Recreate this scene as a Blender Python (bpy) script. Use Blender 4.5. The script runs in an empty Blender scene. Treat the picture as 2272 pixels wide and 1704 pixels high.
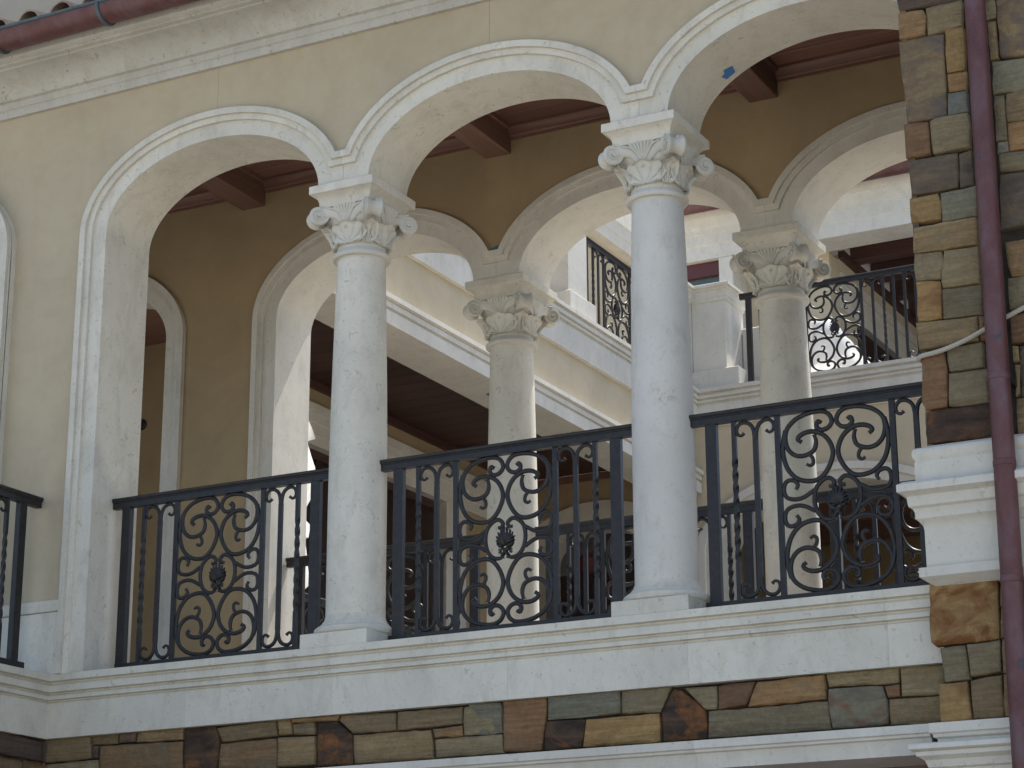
import bpy, math, random
from mathutils import Vector, Matrix, noise
from mathutils.geometry import tessellate_polygon

random.seed(7)
scn = bpy.context.scene
col = scn.collection
R = math.radians
PI = math.pi

# ---------------------------------------------------------------- camera
cd = bpy.data.cameras.new('camera')
cam = bpy.data.objects.new('camera', cd)
col.objects.link(cam)
RR = [[0.8840297, 0.4674122, -0.0041650], [-0.1403274, 0.2568846, -0.9562000], [-0.4458696, 0.8458937, 0.2926844]]
rx, ry, rz = Vector(RR[0]), -Vector(RR[1]), -Vector(RR[2])
m = Matrix((rx, ry, rz)).transposed().to_4x4()
m.translation = Vector((6.68503, -10.46642, -2.21182))
cam.matrix_world = m
cd.sensor_width = 36.0
cd.lens = 36.0 * 4807.3335 / 2272.0
cd.clip_start = 0.1
cd.clip_end = 3000.0
scn.camera = cam

# ---------------------------------------------------------------- light
SUN = Vector((0.20, 1.0, 2.05)).normalized()
w = bpy.data.worlds.new('World')
scn.world = w
w.use_nodes = True
nt = w.node_tree
bg = nt.nodes['Background']
sky = nt.nodes.new('ShaderNodeTexSky')
sky.sky_type = 'NISHITA'
sky.sun_disc = False
sky.sun_elevation = math.asin(SUN.z)
sky.sun_rotation = math.atan2(SUN.x, SUN.y)
sky.air_density = 1.0
sky.dust_density = 1.6
sky.ozone_density = 0.6
nt.links.new(sky.outputs[0], bg.inputs[0])
bg.inputs[1].default_value = 0.13
sl = bpy.data.lights.new('sun', 'SUN')
sl.energy = 4.2
sl.angle = R(0.53)
sl.color = (1.0, 0.965, 0.905)
so = bpy.data.objects.new('sun', sl)
col.objects.link(so)
so.rotation_euler = SUN.to_track_quat('Z', 'Y').to_euler()
so.location = (0, 5, 20)
scn.view_settings.view_transform = 'Standard'
scn.view_settings.look = 'None'
scn.view_settings.gamma = 1.0
scn.view_settings.use_curve_mapping = False
scn.view_settings.exposure = 1.05


# ---------------------------------------------------------------- materials
class NB:
    def __init__(s, name):
        s.m = bpy.data.materials.new(name)
        s.m.use_nodes = True
        s.t = s.m.node_tree
        s.b = s.t.nodes['Principled BSDF']
        s.co = s.t.nodes.new('ShaderNodeTexCoord').outputs['Object']
        oi = s.t.nodes.new('ShaderNodeObjectInfo')
        s.rnd = oi.outputs['Random']
        s.loc = oi.outputs['Location']

    def n(s, typ, **kw):
        nd = s.t.nodes.new(typ)
        for k, v in kw.items():
            if hasattr(nd, k) and not k.startswith('i_'):
                setattr(nd, k, v)
        return nd

    def l(s, a, b):
        s.t.links.new(a, b)

    def scaled(s, v=(1, 1, 1), rnd=True):
        mp = s.n('ShaderNodeMapping')
        mp.inputs['Scale'].default_value = v
        if rnd:
            ad = s.n('ShaderNodeVectorMath', operation='ADD')
            ml = s.n('ShaderNodeMath', operation='MULTIPLY')
            ml.inputs[1].default_value = 31.7
            s.l(s.rnd, ml.inputs[0])
            s.l(s.co, ad.inputs[0])
            s.l(ml.outputs[0], ad.inputs[1])
            s.l(ad.outputs[0], mp.inputs['Vector'])
        else:
            s.l(s.co, mp.inputs['Vector'])
        return mp.outputs[0]

    def noise(s, vec, scale, detail=4, rough=0.55, dist=0.0):
        nd = s.n('ShaderNodeTexNoise')
        nd.inputs['Scale'].default_value = scale
        nd.inputs['Detail'].default_value = detail
        nd.inputs['Roughness'].default_value = rough
        nd.inputs['Distortion'].default_value = dist
        s.l(vec, nd.inputs['Vector'])
        return nd.outputs['Fac']

    def ramp(s, fac, stops):
        nd = s.n('ShaderNodeValToRGB')
        e = nd.color_ramp.elements
        while len(e) < len(stops):
            e.new(0.5)
        for i, (p, c) in enumerate(stops):
            e[i].position = p
            e[i].color = (c[0], c[1], c[2], 1) if hasattr(c, '__len__') else (c, c, c, 1)
        s.l(fac, nd.inputs[0])
        return nd.outputs[0]

    def mix(s, fac, a, b, mode='MIX'):
        nd = s.n('ShaderNodeMix', data_type='RGBA', blend_type=mode)
        for sock, v in ((nd.inputs[0], fac), (nd.inputs[6], a), (nd.inputs[7], b)):
            if isinstance(v, (int, float)):
                sock.default_value = v
            elif hasattr(v, '__len__'):
                sock.default_value = (v[0], v[1], v[2], 1)
            else:
                s.l(v, sock)
        return nd.outputs[2]

    def bump(s, h, dist, strength=1.0):
        nd = s.n('ShaderNodeBump')
        nd.inputs['Distance'].default_value = dist
        nd.inputs['Strength'].default_value = strength
        s.l(h, nd.inputs['Height'])
        s.l(nd.outputs[0], s.b.inputs['Normal'])

    def fin(s, colour, rough=0.7, metal=0.0, spec=0.5):
        if hasattr(colour, '__len__'):
            s.b.inputs['Base Color'].default_value = (colour[0], colour[1], colour[2], 1)
        else:
            s.l(colour, s.b.inputs['Base Color'])
        if isinstance(rough, (int, float)):
            s.b.inputs['Roughness'].default_value = rough
        else:
            s.l(rough, s.b.inputs['Roughness'])
        s.b.inputs['Metallic'].default_value = metal
        s.b.inputs['Specular IOR Level'].default_value = spec
        return s.m


def limestone(name, base=(0.625, 0.595, 0.515), grime=0.5):
    k = NB(name)
    v = k.scaled()
    big = k.noise(v, 1.7, 5, 0.6)
    c = k.ramp(big, [(0.30, [x * 0.86 for x in base]), (0.55, base), (0.75, [min(1, x * 1.07) for x in base])])
    med = k.noise(k.scaled((1, 1, 0.45)), 9, 6, 0.65, 0.4)
    c = k.mix(k.ramp(med, [(0.50, 0.0), (0.70, 0.75 * grime)]), c, (0.38, 0.345, 0.285))
    cl = k.noise(k.scaled((1, 1, 0.6)), 4.2, 7, 0.72, 0.8)
    c = k.mix(k.ramp(cl, [(0.53, 0.0), (0.66, 0.5 * grime)]), c, (0.36, 0.335, 0.29))
    sp = k.noise(v, 46, 3, 0.7)
    c = k.mix(k.ramp(sp, [(0.60, 0.0), (0.72, 0.75 * grime)]), c, (0.30, 0.27, 0.23))
    sp2 = k.noise(v, 19, 2, 0.5, 1.6)
    c = k.mix(k.ramp(sp2, [(0.66, 0.0), (0.70, 0.85 * grime)]), c, (0.27, 0.24, 0.20))
    vein = k.noise(k.scaled((0.7, 0.7, 1.6)), 3.2, 8, 0.62, 2.2)
    c = k.mix(k.ramp(vein, [(0.488, 0.0), (0.5, 0.35 * grime), (0.512, 0.0)]), c, (0.40, 0.33, 0.25))
    tint = k.ramp(k.rnd, [(0.0, (0.94, 0.93, 0.90)), (1.0, (1.03, 1.02, 1.0))])
    c = k.mix(1.0, c, tint, 'MULTIPLY')
    k.bump(k.noise(v, 60, 5, 0.6), 0.0015, 0.5)
    return k.fin(c, 0.72, spec=0.35)


def stucco(name, base, mott=0.16):
    k = NB(name)
    v = k.scaled(rnd=False)
    a = k.noise(v, 1.3, 6, 0.65, 0.5)
    lo = [x * (1 - mott) for x in base]
    hi = [min(1, x * (1 + mott * 0.7)) for x in base]
    c = k.ramp(a, [(0.32, lo), (0.5, base), (0.70, hi)])
    b = k.noise(v, 6.5, 6, 0.7, 0.3)
    c = k.mix(k.ramp(b, [(0.45, 0.0), (0.75, 0.35)]), c, [x * y for x, y in zip(base, (0.86, 0.78, 0.62))])
    s = k.noise(k.scaled((3.0, 3.0, 0.5), False), 2.0, 5, 0.6)
    c = k.mix(k.ramp(s, [(0.55, 0.0), (0.80, 0.22)]), c, [x * 0.72 for x in base])
    k.bump(k.noise(v, 85, 4, 0.7), 0.002, 0.5)
    return k.fin(c, 0.88, spec=0.2)


def wood(name, dark, light, axis=(0.35, 14, 14), rough=0.5):
    k = NB(name)
    g = k.noise(k.scaled(axis), 3.0, 6, 0.65, 0.8)
    c = k.ramp(g, [(0.30, dark), (0.70, light)])
    t = k.ramp(k.rnd, [(0.0, (0.72, 0.70, 0.70)), (1.0, (1.2, 1.15, 1.1))])
    c = k.mix(1.0, c, t, 'MULTIPLY')
    k.bump(g, 0.002, 0.4)
    return k.fin(c, rough)


def rock(name, base, lo, hi, patch=None, pf=0.5, strata=1.0, light=None):
    g_ = 1.5
    base, lo, hi = [x * g_ for x in base], [x * g_ for x in lo], [x * g_ for x in hi]
    patch = [x * 1.3 for x in patch] if patch else None
    light = [x * 1.4 for x in light] if light else None
    k = NB(name)
    st = k.noise(k.scaled((1.2, 1.2, 17 * strata)), 3.0, 5, 0.6, 0.5)
    c = k.ramp(st, [(0.30, lo), (0.52, base), (0.74, hi)])
    big = k.noise(k.scaled((1, 1, 1.3)), 5.0, 6, 0.62, 0.8)
    if patch:
        c = k.mix(k.ramp(big, [(pf - 0.05, 0.0), (pf + 0.10, 0.92)]), c, patch)
    if light:
        b2 = k.noise(k.scaled((1, 1, 1.6)), 4.1, 7, 0.66, 1.4)
        c = k.mix(k.ramp(b2, [(0.56, 0.0), (0.60, 0.9)]), c, light)
    fine = k.noise(k.scaled(), 34, 5, 0.75)
    c = k.mix(k.ramp(fine, [(0.42, 0.0), (0.72, 0.55)]), c, [x * 0.50 for x in base])
    t = k.ramp(k.rnd, [(0.0, (0.76, 0.77, 0.80)), (0.5, (1.0, 1.0, 0.98)), (1.0, (1.20, 1.15, 1.04))])
    c = k.mix(1.0, c, t, 'MULTIPLY')
    h = k.n('ShaderNodeMath', operation='ADD')
    k.l(st, h.inputs[0])
    k.l(k.noise(k.scaled(), 22, 7, 0.68), h.inputs[1])
    k.bump(h.outputs[0], 0.022, 0.8)
    return k.fin(c, 0.85, spec=0.25)


M = {}
M['lime'] = limestone('limestone')
M['lime_clean'] = limestone('limestone_clean', (0.625, 0.60, 0.54), 0.35)
M['lime_carved'] = limestone('limestone_carved', (0.60, 0.58, 0.52), 0.25)
M['lime_cornice_shaded'] = limestone('limestone_cornice_shaded', (0.47, 0.455, 0.41), 0.9)  # darker, grimier limestone copy; shade under the gutter is put into its colour
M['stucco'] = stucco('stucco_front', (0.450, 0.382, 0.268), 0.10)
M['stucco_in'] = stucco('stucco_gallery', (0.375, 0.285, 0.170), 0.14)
M['stucco_court'] = stucco('stucco_courtyard', (0.52, 0.445, 0.320), 0.10)
M['stucco_tower'] = stucco('stucco_tower', (0.44, 0.39, 0.31), 0.10)
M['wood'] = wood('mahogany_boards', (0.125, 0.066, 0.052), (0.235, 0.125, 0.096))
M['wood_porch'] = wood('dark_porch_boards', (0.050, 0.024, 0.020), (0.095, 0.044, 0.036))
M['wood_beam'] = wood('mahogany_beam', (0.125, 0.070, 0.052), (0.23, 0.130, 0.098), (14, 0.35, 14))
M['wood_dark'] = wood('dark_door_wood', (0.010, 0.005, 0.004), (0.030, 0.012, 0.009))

k = NB('black_iron')
v = k.scaled()
c = k.ramp(k.noise(v, 30, 4), [(0.35, (0.016, 0.0145, 0.0145)), (0.7, (0.028, 0.025, 0.025))])
k.bump(k.noise(v, 90, 3), 0.0008, 0.3)
M['iron'] = k.fin(c, 0.43, 0.0, 0.33)

k = NB('copper_aged')
v = k.scaled((1, 1, 0.55))
c = k.ramp(k.noise(v, 7, 6, 0.65, 0.5), [(0.30, (0.075, 0.027, 0.026)), (0.5, (0.115, 0.043, 0.040)), (0.68, (0.130, 0.075, 0.080))])
c = k.mix(k.ramp(k.noise(k.scaled(), 9, 2, 0.5), [(0.70, 0.0), (0.76, 0.75)]), c, (0.045, 0.045, 0.055))
c = k.mix(k.ramp(k.noise(k.scaled(), 70, 3), [(0.45, 0.0), (0.8, 0.3)]), c, (0.14, 0.085, 0.09))
M['copper'] = k.fin(c, 0.5, 0.25)
k = NB('copper_patina')
c = k.ramp(k.noise(k.scaled(), 12, 4), [(0.3, (0.045, 0.075, 0.085)), (0.7, (0.085, 0.12, 0.125))])
M['patina'] = k.fin(c, 0.6, 0.1)
k = NB('clay_tile')
c = k.ramp(k.noise(k.scaled(), 9, 5), [(0.3, (0.20, 0.13, 0.09)), (0.6, (0.38, 0.27, 0.20)), (0.8, (0.46, 0.38, 0.30))])
M['tile'] = k.fin(c, 0.8)
k = NB('cord_rope')
M['rope'] = k.fin((0.42, 0.38, 0.31), 0.9)
k = NB('blue_tape')
M['tape'] = k.fin((0.02, 0.14, 0.36), 0.6)
k = NB('teal_tape')
M['tape2'] = k.fin((0.02, 0.16, 0.20), 0.6)
k = NB('dark_plastic')
M['dark'] = k.fin((0.012, 0.012, 0.012), 0.5)
k = NB('red_cloth')
M['red'] = k.fin((0.075, 0.012, 0.015), 0.8)
k = NB('window_glass_dark')
M['glass'] = k.fin((0.07, 0.09, 0.085), 0.12)
k = NB('paint_maroon')
M['maroon'] = k.fin((0.085, 0.02, 0.02), 0.5)
k = NB('plastic_sheet')
k.b.inputs['Transmission Weight'].default_value = 0.0
c = k.ramp(k.noise(k.scaled(), 6, 4), [(0.3, (0.72, 0.75, 0.80)), (0.7, (0.86, 0.88, 0.90))])
tr = k.n('ShaderNodeBsdfTranslucent')
tr.inputs[0].default_value = (0.92, 0.92, 0.92, 1)
ms = k.n('ShaderNodeMixShader')
ms.inputs[0].default_value = 0.6
k.l(k.b.outputs[0], ms.inputs[1])
k.l(tr.outputs[0], ms.inputs[2])
k.l(ms.outputs[0], k.t.nodes['Material Output'].inputs[0])
M['plastic'] = k.fin(c, 0.3)
k = NB('ground_paving')
c = k.ramp(k.noise(k.scaled(rnd=False), 0.6, 6), [(0.3, (0.27, 0.25, 0.215)), (0.7, (0.36, 0.335, 0.29))])
M['ground'] = k.fin(c, 0.9)
k = NB('mortar_shadow')
c = k.ramp(k.noise(k.scaled(rnd=False), 14, 4), [(0.3, (0.018, 0.014, 0.010)), (0.7, (0.045, 0.036, 0.026))])
M['mortar'] = k.fin(c, 0.95)
k = NB('floor_stone')
M['floor'] = k.fin((0.50, 0.46, 0.39), 0.7)

RK = {
    'g': rock('stone_olive', (0.165, 0.132, 0.078), (0.132, 0.104, 0.060), (0.200, 0.164, 0.100), (0.145, 0.105, 0.062), 0.60),
    'G': rock('stone_grey', (0.150, 0.137, 0.094), (0.122, 0.110, 0.076), (0.185, 0.170, 0.118), (0.15, 0.125, 0.08), 0.60),
    't': rock('stone_tan', (0.165, 0.118, 0.064), (0.120, 0.084, 0.046), (0.208, 0.155, 0.088), (0.15, 0.125, 0.08), 0.58),
    'o': rock('stone_ochre', (0.182, 0.112, 0.055), (0.135, 0.080, 0.040), (0.215, 0.148, 0.078), (0.155, 0.118, 0.070), 0.56),
    'y': rock('stone_golden', (0.212, 0.138, 0.060), (0.160, 0.098, 0.044), (0.24, 0.175, 0.088), (0.150, 0.080, 0.038), 0.58),
    'r': rock('stone_rust', (0.150, 0.086, 0.046), (0.105, 0.058, 0.032), (0.195, 0.122, 0.066), (0.165, 0.110, 0.062), 0.55),
    'd': rock('stone_dark', (0.078, 0.062, 0.048), (0.052, 0.043, 0.036), (0.112, 0.085, 0.058), (0.125, 0.090, 0.056), 0.54, 0.4),
    'm': rock('stone_mottled', (0.135, 0.096, 0.058), (0.098, 0.072, 0.050), (0.158, 0.114, 0.068), (0.095, 0.082, 0.074), 0.54, 0.3, (0.18, 0.135, 0.075)),
    'p': rock('stone_purple_brown', (0.095, 0.066, 0.048), (0.068, 0.048, 0.038), (0.118, 0.086, 0.060)),
    'b': rock('stone_blue_grey', (0.150, 0.148, 0.122), (0.120, 0.116, 0.096), (0.18, 0.175, 0.145), (0.14, 0.092, 0.055), 0.56),
    'k': rock('stone_black_rust', (0.050, 0.032, 0.022), (0.020, 0.015, 0.012), (0.090, 0.050, 0.028), (0.170, 0.070, 0.024), 0.53, 0.35),
    'q': rock('stone_quoin_burnt', (0.200, 0.130, 0.060), (0.155, 0.098, 0.046), (0.235, 0.16, 0.08), (0.110, 0.038, 0.012), 0.50, 0.45),
    'M': rock('stone_speckled_grey', (0.140, 0.124, 0.084), (0.100, 0.088, 0.062), (0.18, 0.162, 0.112), (0.160, 0.070, 0.040), 0.55, 0.3),
}


# ---------------------------------------------------------------- mesh helper
class MB:
    def __init__(s):
        s.v = []
        s.f = []

    def add(s, vs, fs):
        o = len(s.v)
        s.v += [tuple(v) for v in vs]
        s.f += [tuple(i + o for i in f) for f in fs]
        return s

    def box(s, x0, x1, y0, y1, z0, z1):
        vs = [(x, y, z) for z in (z0, z1) for y in (y0, y1) for x in (x0, x1)]
        return s.add(vs, [(0, 2, 3, 1), (4, 5, 7, 6), (0, 1, 5, 4), (2, 6, 7, 3), (0, 4, 6, 2), (1, 3, 7, 5)])

    def bbox(s, x0, x1, y0, y1, z0, z1, b=0.004):
        # box with a small chamfer on every edge running round its six faces
        xs, ys, zs = (x0, x1), (y0, y1), (z0, z1)
        vs = []
        idx = {}
        for i in (0, 1):
            for j in (0, 1):
                for l in (0, 1):
                    sx, sy, sz = (1, -1)[i] * b, (1, -1)[j] * b, (1, -1)[l] * b
                    p = (xs[i], ys[j], zs[l])
                    idx[(i, j, l, 0)] = len(vs); vs.append((p[0], p[1] + sy, p[2] + sz))
                    idx[(i, j, l, 1)] = len(vs); vs.append((p[0] + sx, p[1], p[2] + sz))
                    idx[(i, j, l, 2)] = len(vs); vs.append((p[0] + sx, p[1] + sy, p[2]))
        fs = []
        q = [(0, 0), (1, 0), (1, 1), (0, 1)]
        for i in (0, 1):
            fs.append([idx[(i, a, c_, 0)] for a, c_ in (q if i else q[::-1])])
            fs.append([idx[(a, i, c_, 1)] for a, c_ in (q[::-1] if i else q)])
            fs.append([idx[(a, c_, i, 2)] for a, c_ in (q if i else q[::-1])])
        for a in (0, 1):
            for c_ in (0, 1):
                fs.append([idx[(0, a, c_, 1)], idx[(1, a, c_, 1)], idx[(1, a, c_, 2)], idx[(0, a, c_, 2)]])
                fs.append([idx[(a, 0, c_, 0)], idx[(a, 1, c_, 0)], idx[(a, 1, c_, 2)], idx[(a, 0, c_, 2)]])
                fs.append([idx[(a, c_, 0, 0)], idx[(a, c_, 1, 0)], idx[(a, c_, 1, 1)], idx[(a, c_, 0, 1)]])
                for d_ in (0, 1):
                    pass
        for i in (0, 1):
            for j in (0, 1):
                for l in (0, 1):
                    fs.append([idx[(i, j, l, 0)], idx[(i, j, l, 1)], idx[(i, j, l, 2)]])
        return s.add(vs, fs)

    def prism(s, poly, y0, y1, plane='xz'):
        # concave polygon in x-z (or y-z) pushed along the other axis
        def P(u, z, t):
            return (u, t, z) if plane == 'xz' else (t, u, z)
        n = len(poly)
        tri = tessellate_polygon([[Vector((p[0], p[1], 0)) for p in poly]])
        vs = [P(p[0], p[1], y0) for p in poly] + [P(p[0], p[1], y1) for p in poly]
        fs = [tuple(t) for t in tri] + [tuple(i + n for i in t) for t in tri]
        fs += [(i, (i + 1) % n, (i + 1) % n + n, i + n) for i in range(n)]
        return s.add(vs, fs)

    def lathe(s, prof, seg=32, c=(0, 0)):
        vs, fs = [], []
        n = len(prof)
        for i in range(seg):
            a = 2 * PI * i / seg
            for r, z in prof:
                vs.append((c[0] + r * math.cos(a), c[1] + r * math.sin(a), z))
        for i in range(seg):
            j = (i + 1) % seg
            for q in range(n - 1):
                fs.append((i * n + q, j * n + q, j * n + q + 1, i * n + q + 1))
        fs.append(tuple(i * n + n - 1 for i in range(seg)))
        fs.append(tuple(i * n for i in range(seg))[::-1])
        return s.add(vs, fs)

    def tube(s, pts, r, seg=6, up=Vector((0, 1, 0)), flat=1.0, closed=False):
        # r: number or list; flat scales the section along 'up'
        pts = [Vector(p) for p in pts]
        n = len(pts)
        vs, fs = [], []
        for i, p in enumerate(pts):
            t = (pts[min(i + 1, n - 1)] - pts[max(i - 1, 0)])
            if t.length < 1e-9:
                t = Vector((0, 0, 1))
            t.normalize()
            a = up - t * up.dot(t)
            if a.length < 1e-4:
                a = Vector((1, 0, 0)) - t * t.x
            a.normalize()
            b = t.cross(a)
            rr = r[i] if hasattr(r, '__len__') else r
            for q in range(seg):
                g = 2 * PI * (q + 0.5) / seg
                vs.append(p + a * (math.cos(g) * rr * flat) + b * (math.sin(g) * rr))
        for i in range(n - 1):
            for q in range(seg):
                q2 = (q + 1) % seg
                fs.append((i * seg + q, i * seg + q2, (i + 1) * seg + q2, (i + 1) * seg + q))
        fs.append(tuple(range(seg))[::-1])
        fs.append(tuple((n - 1) * seg + q for q in range(seg)))
        return s.add(vs, fs)

    def sweep(s, path, prof, cap=True):
        # horizontal path (x, y); profile (p, z): p is measured to the RIGHT of the travel direction
        n = len(path)
        P = [Vector((a, b)) for a, b in path]
        vs, fs = [], []
        k_ = len(prof)
        for i in range(n):
            d0 = (P[i] - P[i - 1]).normalized() if i else (P[1] - P[0]).normalized()
            d1 = (P[i + 1] - P[i]).normalized() if i < n - 1 else d0
            n0 = Vector((d0.y, -d0.x))
            n1 = Vector((d1.y, -d1.x))
            mm = (n0 + n1) / (1 + n0.dot(n1))
            for p, z in prof:
                q = P[i] + mm * p
                vs.append((q.x, q.y, z))
        for i in range(n - 1):
            for q in range(k_):
                q2 = (q + 1) % k_
                fs.append((i * k_ + q, i * k_ + q2, (i + 1) * k_ + q2, (i + 1) * k_ + q))
        if cap:
            tri = tessellate_polygon([[Vector((p, z, 0)) for p, z in prof]])
            fs += [tuple(t) for t in tri]
            fs += [tuple((n - 1) * k_ + i for i in t) for t in tri]
        return s.add(vs, fs)

    def mesh(s, name, mat, smooth=35, off=None, bevel=0):
        me = bpy.data.meshes.new(name)
        vv = s.v if off is None else [(a - off[0], b - off[1], c_ - off[2]) for a, b, c_ in s.v]
        me.from_pydata(vv, [], s.f)
        me.materials.append(mat)
        import bmesh
        bm = bmesh.new()
        bm.from_mesh(me)
        bmesh.ops.recalc_face_normals(bm, faces=bm.faces)
        bm.to_mesh(me)
        bm.free()
        if smooth:
            for p in me.polygons:
                p.use_smooth = True
            me.set_sharp_from_angle(angle=R(smooth))
        return me

    def obj(s, name, mat, parent=None, smooth=35, world=True):
        off = None
        if parent is not None and world:
            off = parent.location
            if parent.parent is not None:
                off = parent.location + parent.parent.location
        me = s.mesh(name, mat, smooth, off)
        o = bpy.data.objects.new(name, me)
        col.objects.link(o)
        o.parent = parent
        return o


def thing(name, label, cat, loc=(0, 0, 0), group=None, rot=0.0):
    o = bpy.data.objects.new(name, None)
    o.empty_display_size = 0.2
    col.objects.link(o)
    o.location = loc
    o.rotation_euler = (0, 0, rot)
    o['label'] = label
    o['category'] = cat
    if group:
        o['group'] = group
    return o


def tag(o, label, cat, group=None):
    o['label'] = label
    o['category'] = cat
    if group:
        o['group'] = group
    return o


def link_mesh(name, me, parent, rot=None, loc=None, scale=None):
    o = bpy.data.objects.new(name, me)
    col.objects.link(o)
    o.parent = parent
    if rot:
        o.rotation_euler = rot
    if loc:
        o.location = loc
    if scale:
        o.scale = scale
    return o


def dup(root, loc, rot=None, label=None, skip=None):
    r = root.copy()
    col.objects.link(r)
    r.location = loc
    if rot is not None:
        r.rotation_euler = (0, 0, rot)
    if label:
        r['label'] = label
    for ch in root.children:
        c_ = ch.copy()
        col.objects.link(c_)
        c_.parent = r
        for g in ch.children:
            d_ = g.copy()
            col.objects.link(d_)
            d_.parent = c_
    return r


def spline(pts, sub=5):
    P = [Vector(p) for p in pts]
    P = [P[0] * 2 - P[1]] + P + [P[-1] * 2 - P[-2]]
    out = []
    for i in range(1, len(P) - 2):
        p0, p1, p2, p3 = P[i - 1:i + 3]
        for j in range(sub):
            t = j / sub
            out.append(0.5 * ((2 * p1) + (p2 - p0) * t + (2 * p0 - 5 * p1 + 4 * p2 - p3) * t * t + (3 * p1 - p0 - 3 * p2 + p3) * t ** 3))
    out.append(P[-2])
    return out


# ---------------------------------------------------------------- setting
g = MB().box(-900, 900, -900, 900, -4.2, -3.85).obj('ground', M['ground'])
g['kind'] = 'structure'

# ---------------------------------------------------------------- arcades
ZS, A0, B0 = 2.881, 0.82, 0.495       # springing, half width and rise of the opening
DO = 0.185                            # width of the moulded surround
SOP, SHALF = 1.0, 1.0


def ell(d, n=44, t0=0.0, t1=PI):
    a, b = A0 + d, B0 + d * 0.965
    return [(a * math.cos(t0 + (t1 - t0) * i / n), ZS + b * math.sin(t0 + (t1 - t0) * i / n)) for i in range(n + 1)]


def half(d, zb, jamb, xm=1.0):
    """points of the curve at offset d from the crown down to the right end: either a column spandrel ending at (xm, zb) or a jamb going down"""
    a, b = A0 + d, B0 + d * 0.965
    if jamb:
        pts = [(a * math.sin(PI / 2 * i / 24), ZS + b * math.cos(PI / 2 * i / 24)) for i in range(25)]
        return pts + [(a, 0.0)]
    zz = max(zb, ZS)
    tmax = math.acos(min(1, (zz - ZS) / b))
    pts = [(a * math.sin(tmax * i / 24), ZS + b * math.cos(tmax * i / 24)) for i in range(25)]
    pts = [p for p in pts if p[0] <= xm]
    if pts[-1][0] < xm:
        pts.append((xm, zb))
    return pts


def full(d, zb, jl, jr):
    r = half(d, zb, jr)
    l = [(-x, z) for x, z in half(d, zb, jl)]
    return l[::-1] + r[1:]


def arch_ring(root, xc, y0, yb, jl, jr, mat, proud=(0.022, 0.043), zn=3.075):
    outer = full(DO, zn, jl, jr)
    g_ = 0.0008
    def poly(d, zb):
        inn = full(d, zb, jl, jr)
        pts = inn + outer[::-1]
        return [(xc + (x - g_ if x >= 1 else x + g_ if x <= -1 else x), z) for x, z in pts]
    o = MB().prism(poly(0, ZS), y0, yb).obj('arch_ring', mat, root, 40)
    p1, p2 = proud
    MB().prism(poly(0.102, 2.993), y0 - p1, y0 + 0.006).obj('arch_moulding', mat, o, 40)
    MB().prism(poly(0.142, 3.034), y0 - p2, y0 - p1 + 0.001).obj('arch_moulding', mat, o, 40)
    return o


def wall_panel(x0, x1, z0, z1, arches, jl0, jr0):
    """stucco outline between x0 and x1: scallops over the arches, legs down to z0"""
    pts = [(x0, z1), (x1, z1)]
    bot = []
    for xc, jl, jr in arches:
        for x, z in full(DO - 0.004, 3.078, jl, jr):
            X = xc + x
            if x0 <= X <= x1:
                bot.append((X, z if z > 0 else z0))
    return pts, bot


def stucco_wall(root, y0, y1, ztop, xL, xR, arches, mat, splits, zbase=0.0):
    """arches: list of (xc, jamb_left, jamb_right) from left to right"""
    line = [(xL, zbase)]
    for xc, jl, jr in arches:
        for x, z in full(DO - 0.004, 3.079, jl, jr):
            line.append((xc + x, zbase if z == 0.0 else z))
    line.append((xR, zbase))
    line2 = []
    for p in line:
        if not line2 or abs(p[0] - line2[-1][0]) + abs(p[1] - line2[-1][1]) > 1e-5:
            line2.append(p)
    edges = [xL] + splits + [xR]
    for a, b in zip(edges[:-1], edges[1:]):
        seg = []
        def zat(X):
            for p, q in zip(line2[:-1], line2[1:]):
                if p[0] <= X <= q[0] and q[0] - p[0] > 1e-6:
                    return p[1] + (q[1] - p[1]) * (X - p[0]) / (q[0] - p[0])
            return zbase
        ga = 0.0008 if a != xL else 0
        gb = 0.0008 if b != xR else 0
        inner = [p for p in line2 if a + ga < p[0] < b - gb]
        poly = [(a + ga, ztop), (a + ga, zat(a + ga))] + inner + [(b - gb, zat(b - gb)), (b - gb, ztop)]
        MB().prism(poly, y0, y1).obj('stucco_panel', mat, root, 40)


front = thing('arcade_wall', 'beige stucco front wall with pale stone arches over two columns', 'wall', (0, 0, 0))
YB = 0.46
arches_f = [(-3.57, True, True), (-1.0, True, False), (1.0, False, False), (3.0, False, True)]
arch_ring(front, -3.57, -0.055, YB, True, True, M['lime'], (0.022, 0.043))
for xc, jl, jr in arches_f[1:]:
    arch_ring(front, xc, 0.0, YB, jl, jr, M['lime'])
stucco_wall(front, -0.003, YB - 0.006, 4.12, -7.0, 3.95, arches_f, M['stucco'], [-0.966, 1.027])
# stone dado between the two arches
MB().bbox(-2.565, -2.010, -0.016, 0.05, 0.0, 0.395).obj('plinth_block', M['lime'], front)
MB().bbox(-2.565, -2.010, -0.024, 0.05, 0.397, 0.470).obj('plinth_cap', M['lime'], front)
MB().bbox(-7.0, -4.58, -0.016, 0.05, 0.0, 0.47).obj('plinth_block', M['lime'], front)

back = thing('arcade_wall', 'shaded inner courtyard arcade wall of ochre stucco with stone arches seen through the front arches', 'wall', (0, 0, 0))
Y2 = 1.985
arches_b = [(-3.63, True, True), (-1.0, True, False), (1.0, False, False), (3.0, False, True)]
for xc, jl, jr in arches_b:
    arch_ring(back, xc, Y2, Y2 + YB, jl, jr, M['lime_clean'])
stucco_wall(back, Y2 - 0.003, Y2 + YB - 0.006, 4.12, -7.0, 3.95, arches_b, M['stucco_in'], [])

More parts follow.
